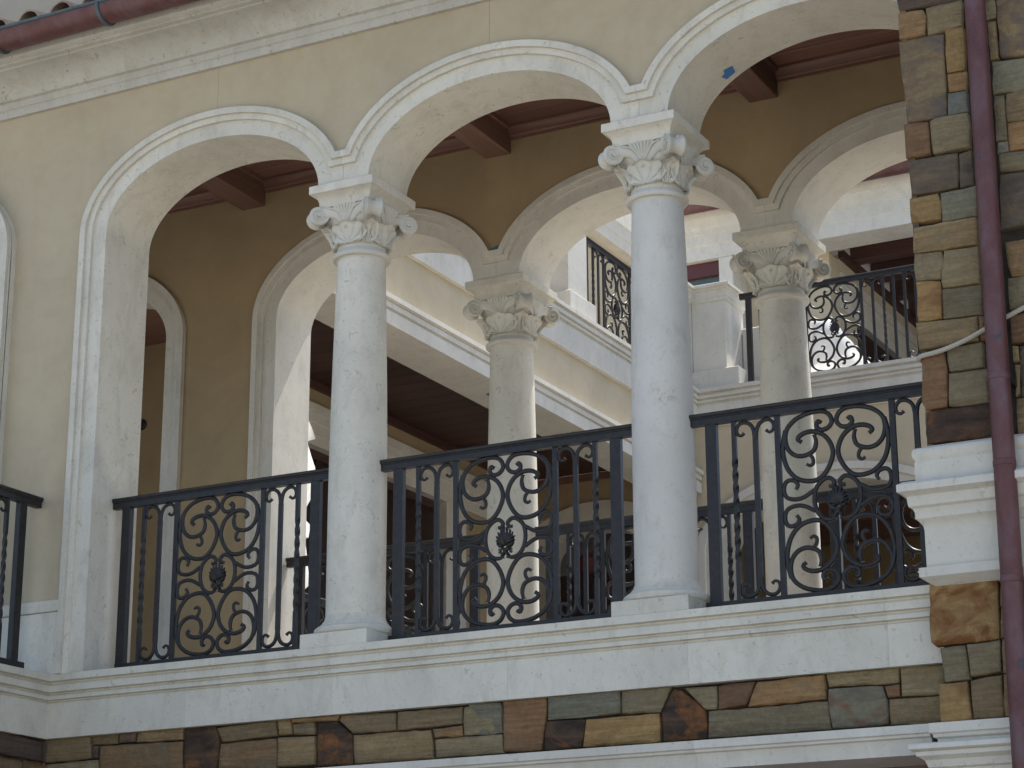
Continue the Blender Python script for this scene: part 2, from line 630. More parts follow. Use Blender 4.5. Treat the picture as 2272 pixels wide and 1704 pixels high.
# sills: front one turns towards the camera at the left
def sill_prof(f=1.0):
    return [(-0.30, 0.0), (0.047, 0.0), (0.047, -0.042), (0.016, -0.046), (0.014, -0.054), (0.026, -0.066), (0.030, -0.100), (0.030, -0.107), (0.002, -0.110), (0.001, -0.117), (0.012, -0.128), (0.016, -0.146), (0.016, -0.152), (-0.010, -0.155), (-0.010, -0.163), (0.0, -0.172), (0.0, -0.388), (-0.30, -0.388)]


sill = thing('stone_sill', 'long pale stone sill with stepped edge under the front railings', 'sill', (0, 0, -0.388))
XR0 = -2.094
MB().sweep([(XR0, -1.35), (XR0, 0.022), (-1.05, 0.022)], sill_prof()).obj('sill_block', M['lime'], sill, 25)
xs = [-1.05, -0.02, 1.12, 2.20, 3.30, 4.2]
for a, b in zip(xs[:-1], xs[1:]):
    MB().sweep([(a + 0.0004, 0.022), (b - 0.0004, 0.022)], sill_prof()).obj('sill_block', M['lime'], sill, 25)
MB().sweep([(XR0, -3.2), (XR0, -1.353)], sill_prof()).obj('sill_block', M['lime'], sill, 25)
bal = MB().box(-7.0, XR0 - 0.29, -3.2, 0.3, -0.386, -0.003).obj('balcony_slab', M['lime'])
tag(bal, 'stone balcony slab projecting at the far left edge', 'balcony')
fl = MB().box(-7.0, 4.2, 0.325, Y2 + 0.50, -0.386, -0.003).obj('gallery_floor', M['floor'])
fl['kind'] = 'structure'
bs_ = thing('stone_sill', 'courtyard side sill behind the back railings', 'sill', (0, Y2 + YB, -0.388))
MB().box(-7.0, 4.2, Y2 + 0.503, Y2 + 0.56, -0.388, 0.0).obj('sill_block', M['lime_clean'], bs_, 25)

# cornice
cor = thing('cornice', 'pale stone cornice running up under the maroon gutter', 'cornice', (0, 0, 3.86))
cp = [(-0.05, 3.862), (0.030, 3.862), (0.034, 3.872), (0.034, 3.914), (0.046, 3.920), (0.050, 3.962), (0.075, 3.968), (0.079, 3.985), (0.094, 4.010), (0.125, 4.042), (0.170, 4.068), (0.225, 4.084), (0.265, 4.088), (0.265, 4.102), (0.298, 4.106), (0.300, 4.118), (0.330, 4.124), (0.345, 4.134), (0.345, 4.30), (-0.05, 4.30)]
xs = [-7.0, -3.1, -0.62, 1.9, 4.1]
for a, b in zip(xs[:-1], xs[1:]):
    MB().sweep([(a + 0.0004, 0.0), (b - 0.0004, 0.0)], cp).obj('cornice_block', M['lime_cornice_shaded'], cor, 25)

# gutter with straps
gut = thing('gutter', 'maroon copper half round gutter with teal bead along the eaves', 'gutter', (0, -0.45, 4.22))
GY, GZ, GR = -0.452, 4.226, 0.100
prof = []
mb = MB()
ng = 20
ring = [(GY + GR * math.cos(PI + PI * i / ng), GZ + GR * math.sin(PI + PI * i / ng)) for i in range(ng + 1)]
ring2 = [(GY + (GR - 0.004) * math.cos(2 * PI - PI * i / ng), GZ + (GR - 0.004) * math.sin(2 * PI - PI * i / ng)) for i in range(ng + 1)]
mb.prism(ring + ring2, -7.0, 4.0, 'yz')
mb.obj('trough', M['copper'], gut, 40)
MB().tube([(-7.0, GY - GR - 0.004, GZ + 0.006), (4.0, GY - GR - 0.004, GZ + 0.006)], 0.011, 8).obj('bead', M['patina'], gut)
for i in range(-4, 6):
    X = -1.547 + 0.871 * i
    pts = [(X, GY + (GR + 0.004) * math.cos(PI + PI * j / 18), GZ + (GR + 0.004) * math.sin(PI + PI * j / 18)) for j in range(19)]
    MB().tube(pts, 0.011, 6, up=Vector((1, 0, 0)), flat=1.2).obj('strap', M['patina'], gut)

# roof over the gallery: slab + barrel tiles
roof = thing('tiled_roof', 'clay barrel tile roof showing rounded tile ends above the gutter', 'roof', (0, 1.0, 4.3))
pz = lambda y: 4.345 + (y + 0.33) * 0.30
MB().prism([(-0.33, pz(-0.33) - 0.10), (-0.33, pz(-0.33) - 0.04), (1.15, pz(1.15) - 0.04), (2.75, 4.32), (2.75, 4.24)], -7.0, 4.0, 'yz').obj('roof_deck', M['wood_dark'], roof)
def tile_mesh(up):
    m_ = MB()
    n = 12
    r0, r1, th = 0.098, 0.082, 0.014
    ro = [(math.cos(PI * i / n), math.sin(PI * i / n)) for i in range(n + 1)]
    sec = []
    for (r, y) in ((r0, 0.0), (r1, 0.46)):
        for rr in (r, r - th):
            sec.append([(rr * c_, y, rr * s_ * (1 if up else -0.55) + y * 0.30) for c_, s_ in ro])
    vs = sum(sec, [])
    K = n + 1
    fs = []
    for i in range(n):
        fs.append((i, i + 1, 2 * K + i + 1, 2 * K + i))
        fs.append((K + i, 3 * K + i, 3 * K + i + 1, K + i + 1))
        fs.append((i, K + i, K + i + 1, i + 1))
        fs.append((2 * K + i, 2 * K + i + 1, 3 * K + i + 1, 3 * K + i))
    m_.add(vs, fs)
    return m_.mesh('roof_tile', M['tile'])
tup, tdn = tile_mesh(True), tile_mesh(False)
TX = 0.271
for i in range(-6, 13):
    for c_ in range(4):
        X = -2.298 + TX * i
        yy = -0.345 + 0.38 * c_
        o = link_mesh('roof_tile', tup, roof, loc=(X - 0, yy - 1.0, pz(yy) + 0.012 + 0.008 * (c_ > 0) - 4.3))
        o.rotation_euler = (random.uniform(-.01, .01), 0, random.uniform(-.03, .03))
        if c_ < 2:
            link_mesh('roof_tile', tdn, roof, loc=(X + TX / 2, yy - 1.0, pz(yy) + 0.02 - 4.3))

tow = thing('tower', 'plain beige stucco tower wall rising behind the roof tiles', 'tower', (-4, 1.2, 4.3))
MB().box(-7.6, -2.30, 1.25, 2.2, 4.25, 8.5).obj('wall', M['stucco_tower'], tow)
MB().box(-2.30, -0.9, 1.35, 2.2, 4.25, 8.5).obj('wall', M['stucco_tower'], tow)

# gallery ceiling
ceil = thing('wooden_ceiling', 'dark red timber ceiling with heavy beams inside the front gallery', 'ceiling', (0, 1.2, 3.98))
ZC = 3.985
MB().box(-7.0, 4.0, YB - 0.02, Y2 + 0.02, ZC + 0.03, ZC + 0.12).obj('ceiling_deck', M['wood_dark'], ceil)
bx = [-4.08, -2.045, 0.023, 2.02, 3.98]
ny = 7
yw = (Y2 - YB) / ny
for a, b in zip([-6.1] + bx[:-1], bx):
    for j in range(ny):
        MB().bbox(a + 0.0, b, YB + yw * j + 0.0025, YB + yw * (j + 1) - 0.0025, ZC, ZC + 0.028, 0.004).obj('plank', M['wood'], ceil)
for X in bx:
    MB().bbox(X - 0.102, X + 0.102, YB - 0.01, Y2 - 0.004, ZC - 0.202, ZC + 0.002, 0.006).obj('beam', M['wood_beam'], ceil)
    MB().box(X - 0.128, X - 0.102, YB, Y2 - 0.01, ZC - 0.035, ZC - 0.001).obj('beam_trim', M['wood_beam'], ceil)
    MB().box(X + 0.102, X + 0.128, YB, Y2 - 0.01, ZC - 0.035, ZC - 0.001).obj('beam_trim', M['wood_beam'], ceil)
for a, b in zip([-6.1] + bx[:-1], bx):
    cr = [(0, -0.098), (0.016, -0.098), (0.016, -0.082), (0.030, -0.074), (0.036, -0.045), (0.060, -0.020), (0.060, -0.001), (0, -0.001)]
    MB().sweep([(a + .103, Y2 - 0.003), (b - .103, Y2 - 0.003)], [(p, ZC + z) for p, z in cr]).obj('crown_moulding', M['wood'], ceil)
    MB().sweep([(b - .103, YB), (a + .103, YB)], [(p, ZC + z) for p, z in cr]).obj('crown_moulding', M['wood'], ceil)

# room seen through the left arch of the inner wall
rm = thing('room_wall', 'ochre room wall with round black knob seen through the left inner arch', 'wall', (-4.5, 3.4, 0))
MB().box(-7.0, -2.95, 3.45, 3.6, -0.3, 4.1).obj('wall', M['stucco_in'], rm)
MB().box(-7.0, -2.95, Y2 + YB, 3.6, 3.45, 3.6).obj('ceiling', M['wood'], rm)
kb = MB().lathe([(0.0, 0.0), (0.045, 0.0), (0.05, 0.012), (0.036, 0.03), (0.0, 0.034)], 16).obj('wall_knob', M['dark'])
kb.location = (-4.13, 3.449, 2.757)
kb.rotation_euler = (R(90), 0, 0)
tag(kb, 'small round black knob on the ochre wall left of the first arch', 'wall knob')

# ---------------------------------------------------------------- columns
def volute_mesh():
    m_ = MB()
    seg = 24
    rr = 0.060
    prof = [(0.0, 0.050), (0.030, 0.050), (rr - 0.008, 0.050), (rr, 0.046), (rr - 0.002, 0.036), (rr - 0.012, 0.022), (rr - 0.017, 0.0), (rr - 0.012, -0.022), (rr - 0.002, -0.036), (rr, -0.046), (rr - 0.008, -0.050), (0.030, -0.050), (0.0, -0.050)]
    vs, fs = [], []
    n = len(prof)
    for i in range(seg):
        a = 2 * PI * i / seg
        for r, h in prof:
            vs.append((r * math.cos(a), h, r * math.sin(a)))
    for i in range(seg):
        j = (i + 1) % seg
        for q in range(n - 1):
            fs.append((i * n + q, j * n + q, j * n + q + 1, i * n + q + 1))
    m_.add(vs, fs)
    for s_ in (-1, 1):
        pts, rad = [], []
        for i in range(46):
            t = i / 45
            a = PI / 2 + s_ * 0 + t * 2 * PI * 2.1
            r = 0.056 * (1 - t) + 0.008
            pts.append((r * math.cos(a), s_ * (0.050 + 0.006 * t), r * math.sin(a)))
            rad.append(0.0072 * (1 - 0.35 * t))
        m_.tube(pts, rad, 6, up=Vector((0, 1, 0)))
        m_.tube([(0, s_ * 0.046, 0), (0, s_ * 0.062, 0)], 0.011, 10)
    return m_.mesh('volute', M['lime_carved'], 50)


def bell_r(z):
    t = (z - 2.475) / (2.745 - 2.475)
    t = max(0, min(1, t))
    return 0.150 + 0.010 * t + 0.055 * t ** 2.2


LR = [(0, 0.146), (18, 0.147), (35, 0.142), (50, 0.122), (62, 0.102), (75, 0.074), (88, 0.050)]


def leaf_r(deg):
    for (a, ra), (b, rb_) in zip(LR[:-1], LR[1:]):
        if deg <= b:
            t = (deg - a) / (b - a)
            t = t * t * (3 - 2 * t)
            return ra + (rb_ - ra) * t
    return LR[-1][1]


def leaf_mesh(wk, hk, curl):
    """acanthus leaf: ribs fan out from the foot, the rim stands proud and the tip curls over"""
    m_ = MB()
    nu, nv = 56, 18
    vs, fs = [], []
    z0 = 2.502
    for j in range(nv + 1):
        s_ = 0.03 + 0.97 * j / nv
        for i in range(nu + 1):
            q = -1 + 2 * i / nu
            ph = q * R(88)
            Rm = leaf_r(abs(q) * 88)
            Rm *= 1 + 0.030 * math.cos(ph * 14.0) * (s_ > 0.6)
            x = wk * Rm * s_ * math.sin(ph)
            z = z0 + hk * Rm * s_ * math.cos(ph)
            sw = ph * 6.5 + 1.1 * s_ * (1 if ph > 0 else -1)
            gro = (1 - abs(math.sin(sw))) ** 3
            h = 0.013 + 0.020 * s_ ** 2 - 0.0115 * gro * min(1, 2.5 * s_) * (1 - 0.5 * max(0, (s_ - 0.8) / 0.2)) + 0.007 * math.exp(-((s_ - 0.93) / 0.06) ** 2)
            h += 0.006 * math.exp(-(x / 0.010) ** 2) * (s_ < 0.9)
            c2 = max(0, (s_ - 0.70) / 0.30) * max(0, math.cos(ph)) ** 2
            h += curl * c2 ** 1.6
            if s_ > 0.86:
                z -= 0.024 * ((s_ - 0.86) / 0.14) * max(0, math.cos(ph))
            rr = bell_r(min(z, 2.74)) + h
            a = x / 0.175
            vs.append((rr * math.sin(a), -rr * math.cos(a), z))
    K = nu + 1
    for j in range(nv):
        for i in range(nu):
            fs.append((j * K + i, j * K + i + 1, (j + 1) * K + i + 1, (j + 1) * K + i))
    n0 = len(vs)
    vb = [(x * 0.93, y * 0.93, z - 0.002) for x, y, z in vs]
    vs2 = vs + vb
    fs2 = fs + [tuple(n0 + q for q in f[::-1]) for f in fs]
    rimv = [i for i in range(K)] + [j * K + nu for j in range(1, nv + 1)] + [nv * K + i for i in range(nu - 1, -1, -1)] + [j * K for j in range(nv - 1, 0, -1)]
    for a_, b_ in zip(rimv, rimv[1:] + rimv[:1]):
        fs2.append((a_, b_, b_ + n0, a_ + n0))
    m_.add(vs2, fs2)
    return m_.mesh('leaf', M['lime_carved'], 60)


def fleuron_mesh():
    """V of two fluted stalks with a ribbed fan between, on one face; front is -Y"""
    m_ = MB()
    for s_ in (-1, 1):
        pts = [(0.014 * s_, -0.172, 2.600), (0.032 * s_, -0.180, 2.645), (0.062 * s_, -0.186, 2.685), (0.098 * s_, -0.192, 2.708), (0.135 * s_, -0.200, 2.716), (0.170 * s_, -0.215, 2.710)]
        sp = spline(pts, 5)
        n = len(sp)
        m_.tube(sp, [0.014 + 0.032 * (i / (n - 1)) for i in range(n)], 10, up=Vector((0, -1, 0)), flat=0.42)
        sp2 = [p + Vector((-0.018 * s_, -0.012, 0.018)) for p in sp[2:-5]]
        m_.tube(sp2, 0.0075, 6, up=Vector((0, -1, 0)))
    for i in range(7):
        a = (i - 3) / 3
        pts = [(0.004 * a, -0.182, 2.612), (0.022 * a, -0.190, 2.66), (0.050 * a, -0.198 - 0.004 * (1 - abs(a)), 2.708), (0.074 * a, -0.205 - 0.006 * (1 - abs(a)), 2.746)]
        sp = spline(pts, 4)
        n = len(sp)
        m_.tube(sp, [0.005 + 0.008 * q / (n - 1) for q in range(n)], 6, up=Vector((0, -1, 0)))
    for i in range(7):
        z = 2.598 + i * 0.010
        m_.tube([(-0.011, -0.186, z), (0, -0.196, z), (0.011, -0.186, z)], 0.0042, 5)
    return m_.mesh('fleuron', M['lime_carved'], 60)


VOL, LEAF, LEAFC, FLEU = volute_mesh(), leaf_mesh(1.30, 1.04, 0.010), leaf_mesh(0.50, 0.98, 0.056), fleuron_mesh()


def make_column(label, loc, mat, group):
    t = thing('column', label, 'column', loc, group)
    MB().bbox(-0.227, 0.227, -0.244, 0.244, 0.0, 0.0854, 0.003).obj('plinth', mat, t, 35, False)
    pr = [(0.10, 0.0856), (0.228, 0.0856), (0.240, 0.096), (0.244, 0.110), (0.240, 0.124), (0.226, 0.136), (0.207, 0.139), (0.207, 0.150), (0.202, 0.153), (0.196, 0.163), (0.185, 0.178), (0.180, 0.192), (0.177, 0.205)]
    MB().lathe(pr, 48).obj('base_moulding', mat, t, 30, False)
    sh = []
    for i in range(15):
        z = 0.205 + (2.414 - 0.205) * i / 14
        q = max(0, (z - 0.9) / (2.414 - 0.9))
        sh.append((0.1765 - 0.0005 * z - 0.026 * q ** 1.6, z))
    MB().lathe([(0.1, 0.204)] + sh + [(0.1, 2.415)], 56).obj('shaft', mat, t, 30, False)
    nk = [(0.10, 2.414), (0.150, 2.414), (0.153, 2.424), (0.174, 2.428), (0.181, 2.437), (0.182, 2.447), (0.176, 2.457), (0.163, 2.461), (0.156, 2.478), (0.150, 2.483)]
    nk += [(bell_r(2.483 + (2.742 - 2.483) * i / 10), 2.483 + (2.742 - 2.483) * i / 10) for i in range(1, 11)] + [(0.1, 2.743)]
    cap = MB().lathe(nk, 48).obj('capital', M['lime_carved'], t, 35, False)
    body = MB()
    vs, fs = [], []
    nb_, nz_ = 64, 9
    for j in range(nz_ + 1):
        t_ = j / nz_
        z = 2.600 + (2.7435 - 2.600) * t_
        for i in range(nb_):
            a = 2 * PI * i / nb_
            rs = 0.178 + 0.070 * abs(math.sin(2 * a)) ** 1.6
            e = min(1, t_ * 1.25) ** 1.5
            r = bell_r(z) * (1 - e) + rs * e - 0.002
            vs.append((r * math.cos(a), r * math.sin(a), z))
    for j in range(nz_):
        for i in range(nb_):
            i2 = (i + 1) % nb_
            fs.append((j * nb_ + i, j * nb_ + i2, (j + 1) * nb_ + i2, (j + 1) * nb_ + i))
    fs.append(tuple(nz_ * nb_ + i for i in range(nb_)))
    body.add(vs, fs)
    body.obj('bell', M['lime_carved'], cap, 60, False)
    for i in range(4):
        link_mesh('leaf', LEAF, cap, rot=(0, 0, i * PI / 2))
        link_mesh('leaf', LEAFC, cap, rot=(0, 0, PI / 4 + i * PI / 2))
        link_mesh('fleuron', FLEU, cap, rot=(0, 0, i * PI / 2), scale=(1.0, 1.0, 1.0))
        a = PI / 4 + i * PI / 2
        # corner volutes: disc plane holds the diagonal
        link_mesh('volute', VOL, cap, rot=(0, 0, a), loc=(0.283 * math.cos(a), 0.283 * math.sin(a), 2.686))
    # cavetto block under the abacus
    m_ = MB()
    lev = [(0.182, 0.212, 2.744), (0.182, 0.212, 2.776), (0.187, 0.217, 2.796), (0.200, 0.231, 2.812), (0.222, 0.254, 2.826)]
    vs = []
    for hx, hy, z in lev:
        vs += [(-hx, -hy, z), (hx, -hy, z), (hx, hy, z), (-hx, hy, z)]
    fs = [(0, 1, 2, 3)]
    for q in range(len(lev) - 1):
        for i in range(4):
            j = (i + 1) % 4
            fs.append((q * 4 + i, q * 4 + j, q * 4 + 4 + j, q * 4 + 4 + i))
    fs.append(tuple(len(vs) - 4 + i for i in range(4)))
    m_.add(vs, fs)
    ab = m_.obj('abacus', mat, t, 30, False)
    MB().bbox(-0.229, 0.229, -0.262, 0.262, 2.8262, 2.8800, 0.003).obj('abacus_fascia', mat, ab, 30, False)
    return t


c1 = make_column('front column left of the two, between the first and second railings', (0, 0.23, 0), M['lime'], 'stone columns of the arcades')
c2 = dup(c1, (2.0, 0.23, 0), label='front column nearest the stone pier with a reddish stain on its shaft')
dup(c1, (0, Y2 + 0.23, 0), label='shaded back column standing behind the middle railing')
dup(c1, (2.0, Y2 + 0.23, 0), label='shaded back column standing behind the railing by the stone pier')
k = NB('limestone_stained')
v = k.scaled(rnd=False)
c = k.ramp(k.noise(v, 1.7, 5, 0.6), [(0.30, (0.52, 0.50, 0.45)), (0.70, (0.63, 0.605, 0.55))])
c = k.mix(k.ramp(k.noise(v, 46, 3, 0.7), [(0.60, 0.0), (0.72, 0.4)]), c, (0.30, 0.27, 0.23))
c = k.mix(k.ramp(k.noise(k.scaled((1, 1, 0.5), False), 7, 6, 0.65, 1.0), [(0.55, 0.0), (0.68, 0.35)]), c, (0.38, 0.345, 0.285))
ds = k.n('ShaderNodeVectorMath', operation='DISTANCE')
k.l(k.co, ds.inputs[0])
ds.inputs[1].default_value = (0.07, -0.16, 1.22)
near = k.ramp(ds.outputs['Value'], [(0.02, 1.0), (0.11, 0.0)])
nz = k.ramp(k.noise(v, 22, 5, 0.7, 1.0), [(0.52, 0.0), (0.60, 0.6)])
mlt = k.n('ShaderNodeMath', operation='MULTIPLY')
k.l(near, mlt.inputs[0])
k.l(nz, mlt.inputs[1])
c = k.mix(mlt.outputs[0], c, (0.36, 0.22, 0.17))
M['lime_stain'] = k.fin(c, 0.72, spec=0.35)
for o in c2.children:
    if o.name.startswith('shaft'):
        o.data = o.data.copy()
        o.data.materials[0] = M['lime_stain']

# ---------------------------------------------------------------- railings
SA = [(-0.074, 0.425), (-0.088, 0.434), (-0.099, 0.422), (-0.097, 0.399), (-0.072, 0.383), (-0.036, 0.391), (-0.013, 0.424), (-0.029, 0.466), (-0.072, 0.488), (-0.144, 0.486), (-0.216, 0.462), (-0.267, 0.417), (-0.281, 0.36), (-0.27, 0.306), (-0.241, 0.27), (-0.205, 0.254), (-0.165, 0.255), (-0.122, 0.276), (-0.107, 0.319), (-0.115, 0.362)]
SB = [(-0.278, 0.406), (-0.293, 0.342), (-0.296, 0.271), (-0.273, 0.19), (-0.223, 0.132), (-0.158, 0.109), (-0.094, 0.117), (-0.044, 0.169), (-0.015, 0.243), (-0.026, 0.303), (-0.058, 0.349), (-0.108, 0.378), (-0.158, 0.381), (-0.198, 0.366), (-0.209, 0.345), (-0.191, 0.331)]
ST = [(-0.151, 0.26), (-0.13, 0.234), (-0.128, 0.205), (-0.147, 0.194), (-0.164, 0.203)]
SO = [(-0.044, 0.066), (-0.023, 0.071), (-0.016, 0.092), (-0.044, 0.114), (-0.083, 0.103), (-0.119, 0.063), (-0.130, -0.0), (-0.116, -0.063), (-0.083, -0.103), (-0.044, -0.114), (-0.012, -0.104)]
SE = [(-0.233, 0.072), (-0.221, 0.093), (-0.233, 0.117), (-0.266, 0.127), (-0.292, 0.112), (-0.300, 0.071), (-0.284, 0.033), (-0.237, 0.018), (-0.187, 0.025), (-0.128, 0.058)]
SY = [(-0.004, 0.944), (-0.007, 0.994), (-0.019, 1.030), (-0.045, 1.052), (-0.076, 1.056), (-0.098, 1.043), (-0.108, 1.018), (-0.101, 0.992), (-0.081, 0.984), (-0.064, 0.997)]
ZM = 0.572


def strap(pts, r, hook0=True, hook1=True):
    sp = spline([(x, 0, z) for x, z in pts], 4)
    n = len(sp)
    rad = []
    for i in range(n):
        f_ = 1.0
        if hook0 and i < 5:
            f_ = 0.70 + 0.06 * i if i else 1.0
        if hook1 and i >= n - 5:
            e = n - 1 - i
            f_ = 0.70 + 0.06 * e if e else 1.0
        rad.append(r * f_)
    return MB().tube(sp, rad, 8, up=Vector((0, 1, 0)), flat=0.85)


def mir(pts, sx, sz):
    return [(x * sx, z * sz) for x, z in pts]


RM = {}
RM['A'] = strap(SA, 0.0134).mesh('scroll', M['iron'], 60)
RM['B'] = strap(SB, 0.0138, False, True).mesh('scroll', M['iron'], 60)
RM['T'] = strap(ST, 0.0108, False, True).mesh('scroll', M['iron'], 60)
RM['O'] = strap(SO, 0.0128).mesh('scroll', M['iron'], 60)
RM['E'] = strap(SE, 0.0125, True, False).mesh('scroll', M['iron'], 60)


def yfork():
    m_ = MB()
    m_.box(-0.0145, 0.0145, -0.0085, 0.0085, 0.185, 0.960)
    for sx in (-1, 1):
        for up_ in (True, False):
            pts = [(x * -sx, z if up_ else 2 * ZM - z) for x, z in SY]
            sp = spline([(x, 0, z) for x, z in pts], 4)
            n = len(sp)
            m_.tube(sp, [0.0120 - 0.004 * max(0, i / n - 0.3) / 0.7 if i < n - 2 else 0.0105 for i in range(n)], 8, up=Vector((0, 1, 0)), flat=0.85)
    return m_.mesh('forked_bar', M['iron'], 50)


def twist():
    m_ = MB()
    sec, vs, fs = 0.0125, [], []
    zs = [0.05 + (1.07 - 0.05) * i / 84 for i in range(85)]
    for z in zs:
        t = min(1, max(0, (z - 0.27) / (0.86 - 0.27)))
        a = t * 2 * PI * 2.0 + PI / 4
        w_ = sec * math.sqrt(2)
        for q in range(4):
            vs.append((w_ * math.cos(a + q * PI / 2), w_ * math.sin(a + q * PI / 2) * 0.9, z))
    for i in range(len(zs) - 1):
        for q in range(4):
            q2 = (q + 1) % 4
            fs.append((i * 4 + q, i * 4 + q2, i * 4 + 4 + q2, i * 4 + 4 + q))
    m_.add(vs, fs)
    return m_.mesh('twisted_bar', M['iron'], 28)


def shell():
    m_ = MB()
    # ribbed palmette on both sides of the panel
    for s_ in (-1, 1):
        for i in range(9):
            a = R(-76 + 19 * i)
            L = 0.084 - 0.026 * abs(i - 4) / 4
            base = Vector((0, s_ * 0.006, -0.038))
            tip = base + Vector((math.sin(a) * L * 0.85, s_ * 0.004, math.cos(a) * L + 0.012))
            mid = (base + tip) / 2 + Vector((0, s_ * 0.012, 0))
            sp = spline([base, mid, tip], 5)
            n = len(sp)
            m_.tube(sp, [0.0028 + 0.0050 * math.sin(PI * min(1, 0.10 + 0.80 * q / (n - 1))) for q in range(n)], 6, up=Vector((0, 1, 0)), flat=0.8)
        for sx in (-1, 1):
            m_.tube(spline([(0.034 * sx, s_ * 0.006, -0.042), (0.018 * sx, s_ * 0.012, -0.050), (0.0, s_ * 0.012, -0.070), (-0.020 * sx, s_ * 0.008, -0.094)], 4), [0.0065] * 13, 6, up=Vector((0, 1, 0)))
            m_.tube(spline([(0.0, s_ * 0.006, -0.034), (0.030 * sx, s_ * 0.010, -0.040), (0.044 * sx, s_ * 0.006, -0.026)], 4), 0.006, 6, up=Vector((0, 1, 0)))
            for q in range(3):
                m_.tube([(0.026 * sx, s_ * .006, -0.060 - 0.009 * q), (0.038 * sx, s_ * .008, -0.056 - 0.009 * q)], [0.005, 0.0015], 5)
    for s_ in (-1, 1):
        m_.tube(spline([(-0.030 * s_, 0, 0.060), (-0.014 * s_, 0, 0.052), (-0.010 * s_, 0, 0.035)], 4), 0.006, 6)
    return m_.mesh('shell_ornament', M['iron'], 60)


RM['Y'], RM['W'], RM['S'] = yfork(), twist(), shell()
RM['bar'] = MB().box(-0.0155, 0.0155, -0.0095, 0.0095, 0.05, 1.069).mesh('bar', M['iron'], 0)
RM['post'] = MB().bbox(-0.0325, 0.0325, -0.020, 0.020, 0.0, 1.069, 0.002).mesh('post', M['iron'], 0)
HP = [(-0.030, 1.135), (0.030, 1.135), (0.0345, 1.129), (0.033, 1.118), (0.026, 1.111), (0.026, 1.106), (0.021, 1.104), (0.021, 1.069), (-0.021, 1.069), (-0.021, 1.104), (-0.026, 1.106), (-0.026, 1.111), (-0.033, 1.118), (-0.0345, 1.129)]


def rail_span(x0, x1, name, prof):
    n = len(prof)
    vs = [(x0, y, z) for y, z in prof] + [(x1, y, z) for y, z in prof]
    tri = tessellate_polygon([[Vector((y, z, 0)) for y, z in prof]])
    fs = [tuple(t) for t in tri] + [tuple(i + n for i in t) for t in tri] + [(i, (i + 1) % n, (i + 1) % n + n, i + n) for i in range(n)]
    return MB().add(vs, fs).mesh(name, M['iron'], 30)


def make_rail(label, loc, x0, x1, elems, group='black iron scroll railings', rot=0.0, posts=True, cat='railing'):
    t = thing('iron_railing', label, cat, loc, group, rot)
    link_mesh('handrail', rail_span(x0, x1, 'handrail', HP), t)
    a = x0 + 0.07 if posts else x0 + 0.02
    b = x1 - 0.07 if posts else x1 - 0.02
    link_mesh('bottom_rail', rail_span(a, b, 'bottom_rail', [(-0.018, 0.03), (0.018, 0.03), (0.018, 0.074), (-0.018, 0.074)]), t)
    for k_, x in elems:
        if k_ == 'P':
            link_mesh('post', RM['post'], t, loc=(x, 0, 0))
        elif k_ == '|':
            link_mesh('bar', RM['bar'], t, loc=(x, 0, 0))
        elif k_ == 'W':
            link_mesh('twisted_bar', RM['W'], t, loc=(x, 0, 0))
        elif k_ == 'Y':
            link_mesh('forked_bar', RM['Y'], t, loc=(x, 0, 0))
        elif k_ == 'S':
            for sx in (-1, 1):
                for sz in (-1, 1):
                    for q in 'ABTE':
                        link_mesh('scroll', RM[q], t, loc=(x, 0, ZM), scale=(-sx, 1, sz))
                link_mesh('scroll', RM['O'], t, loc=(x, 0, ZM), scale=(-sx, 1, 1))
            link_mesh('shell_ornament', RM['S'], t, loc=(x, 0, ZM + 0.004), scale=(1.15, 1.1, 1.12))
    return t


STD = [('P', -0.709), ('W', -0.577), ('Y', -0.453), ('|', -0.324), ('S', 0.0), ('|', 0.324), ('Y', 0.453), ('W', 0.577), ('P', 0.709)]
r1 = make_rail('leftmost front iron railing bay between stone jamb and first column', (-1.0, 0.23, 0), -0.815, 0.83, STD)
make_rail('middle front iron railing bay between the two front columns', (1.0, 0.23, 0), -0.835, 0.835, STD)
make_rail('front iron railing bay running behind the carved base of the stone pier', (3.0, 0.23, 0), -0.835, 0.815, STD)
dup(r1, (-1.0, Y2 + 0.23, 0), label='back iron railing partly hidden behind the first front column')
dup(r1, (1.0, Y2 + 0.23, 0), label='back iron railing against the dark porch behind the middle bay')
dup(r1, (3.0, Y2 + 0.23, 0), label='back iron railing crossing behind the shell of the right bay')
# side railing of the left balcony, running towards the camera
side = [('P', -0.165), ('W', -0.30), ('Y', -0.42), ('|', -0.55), ('S', -0.875), ('|', -1.2), ('Y', -1.33), ('W', -1.45), ('P', -1.6)]
make_rail('iron side railing of the projecting balcony at the left edge', (-2.21, -0.035, 0), -1.75, 0.0, side, rot=PI / 2)

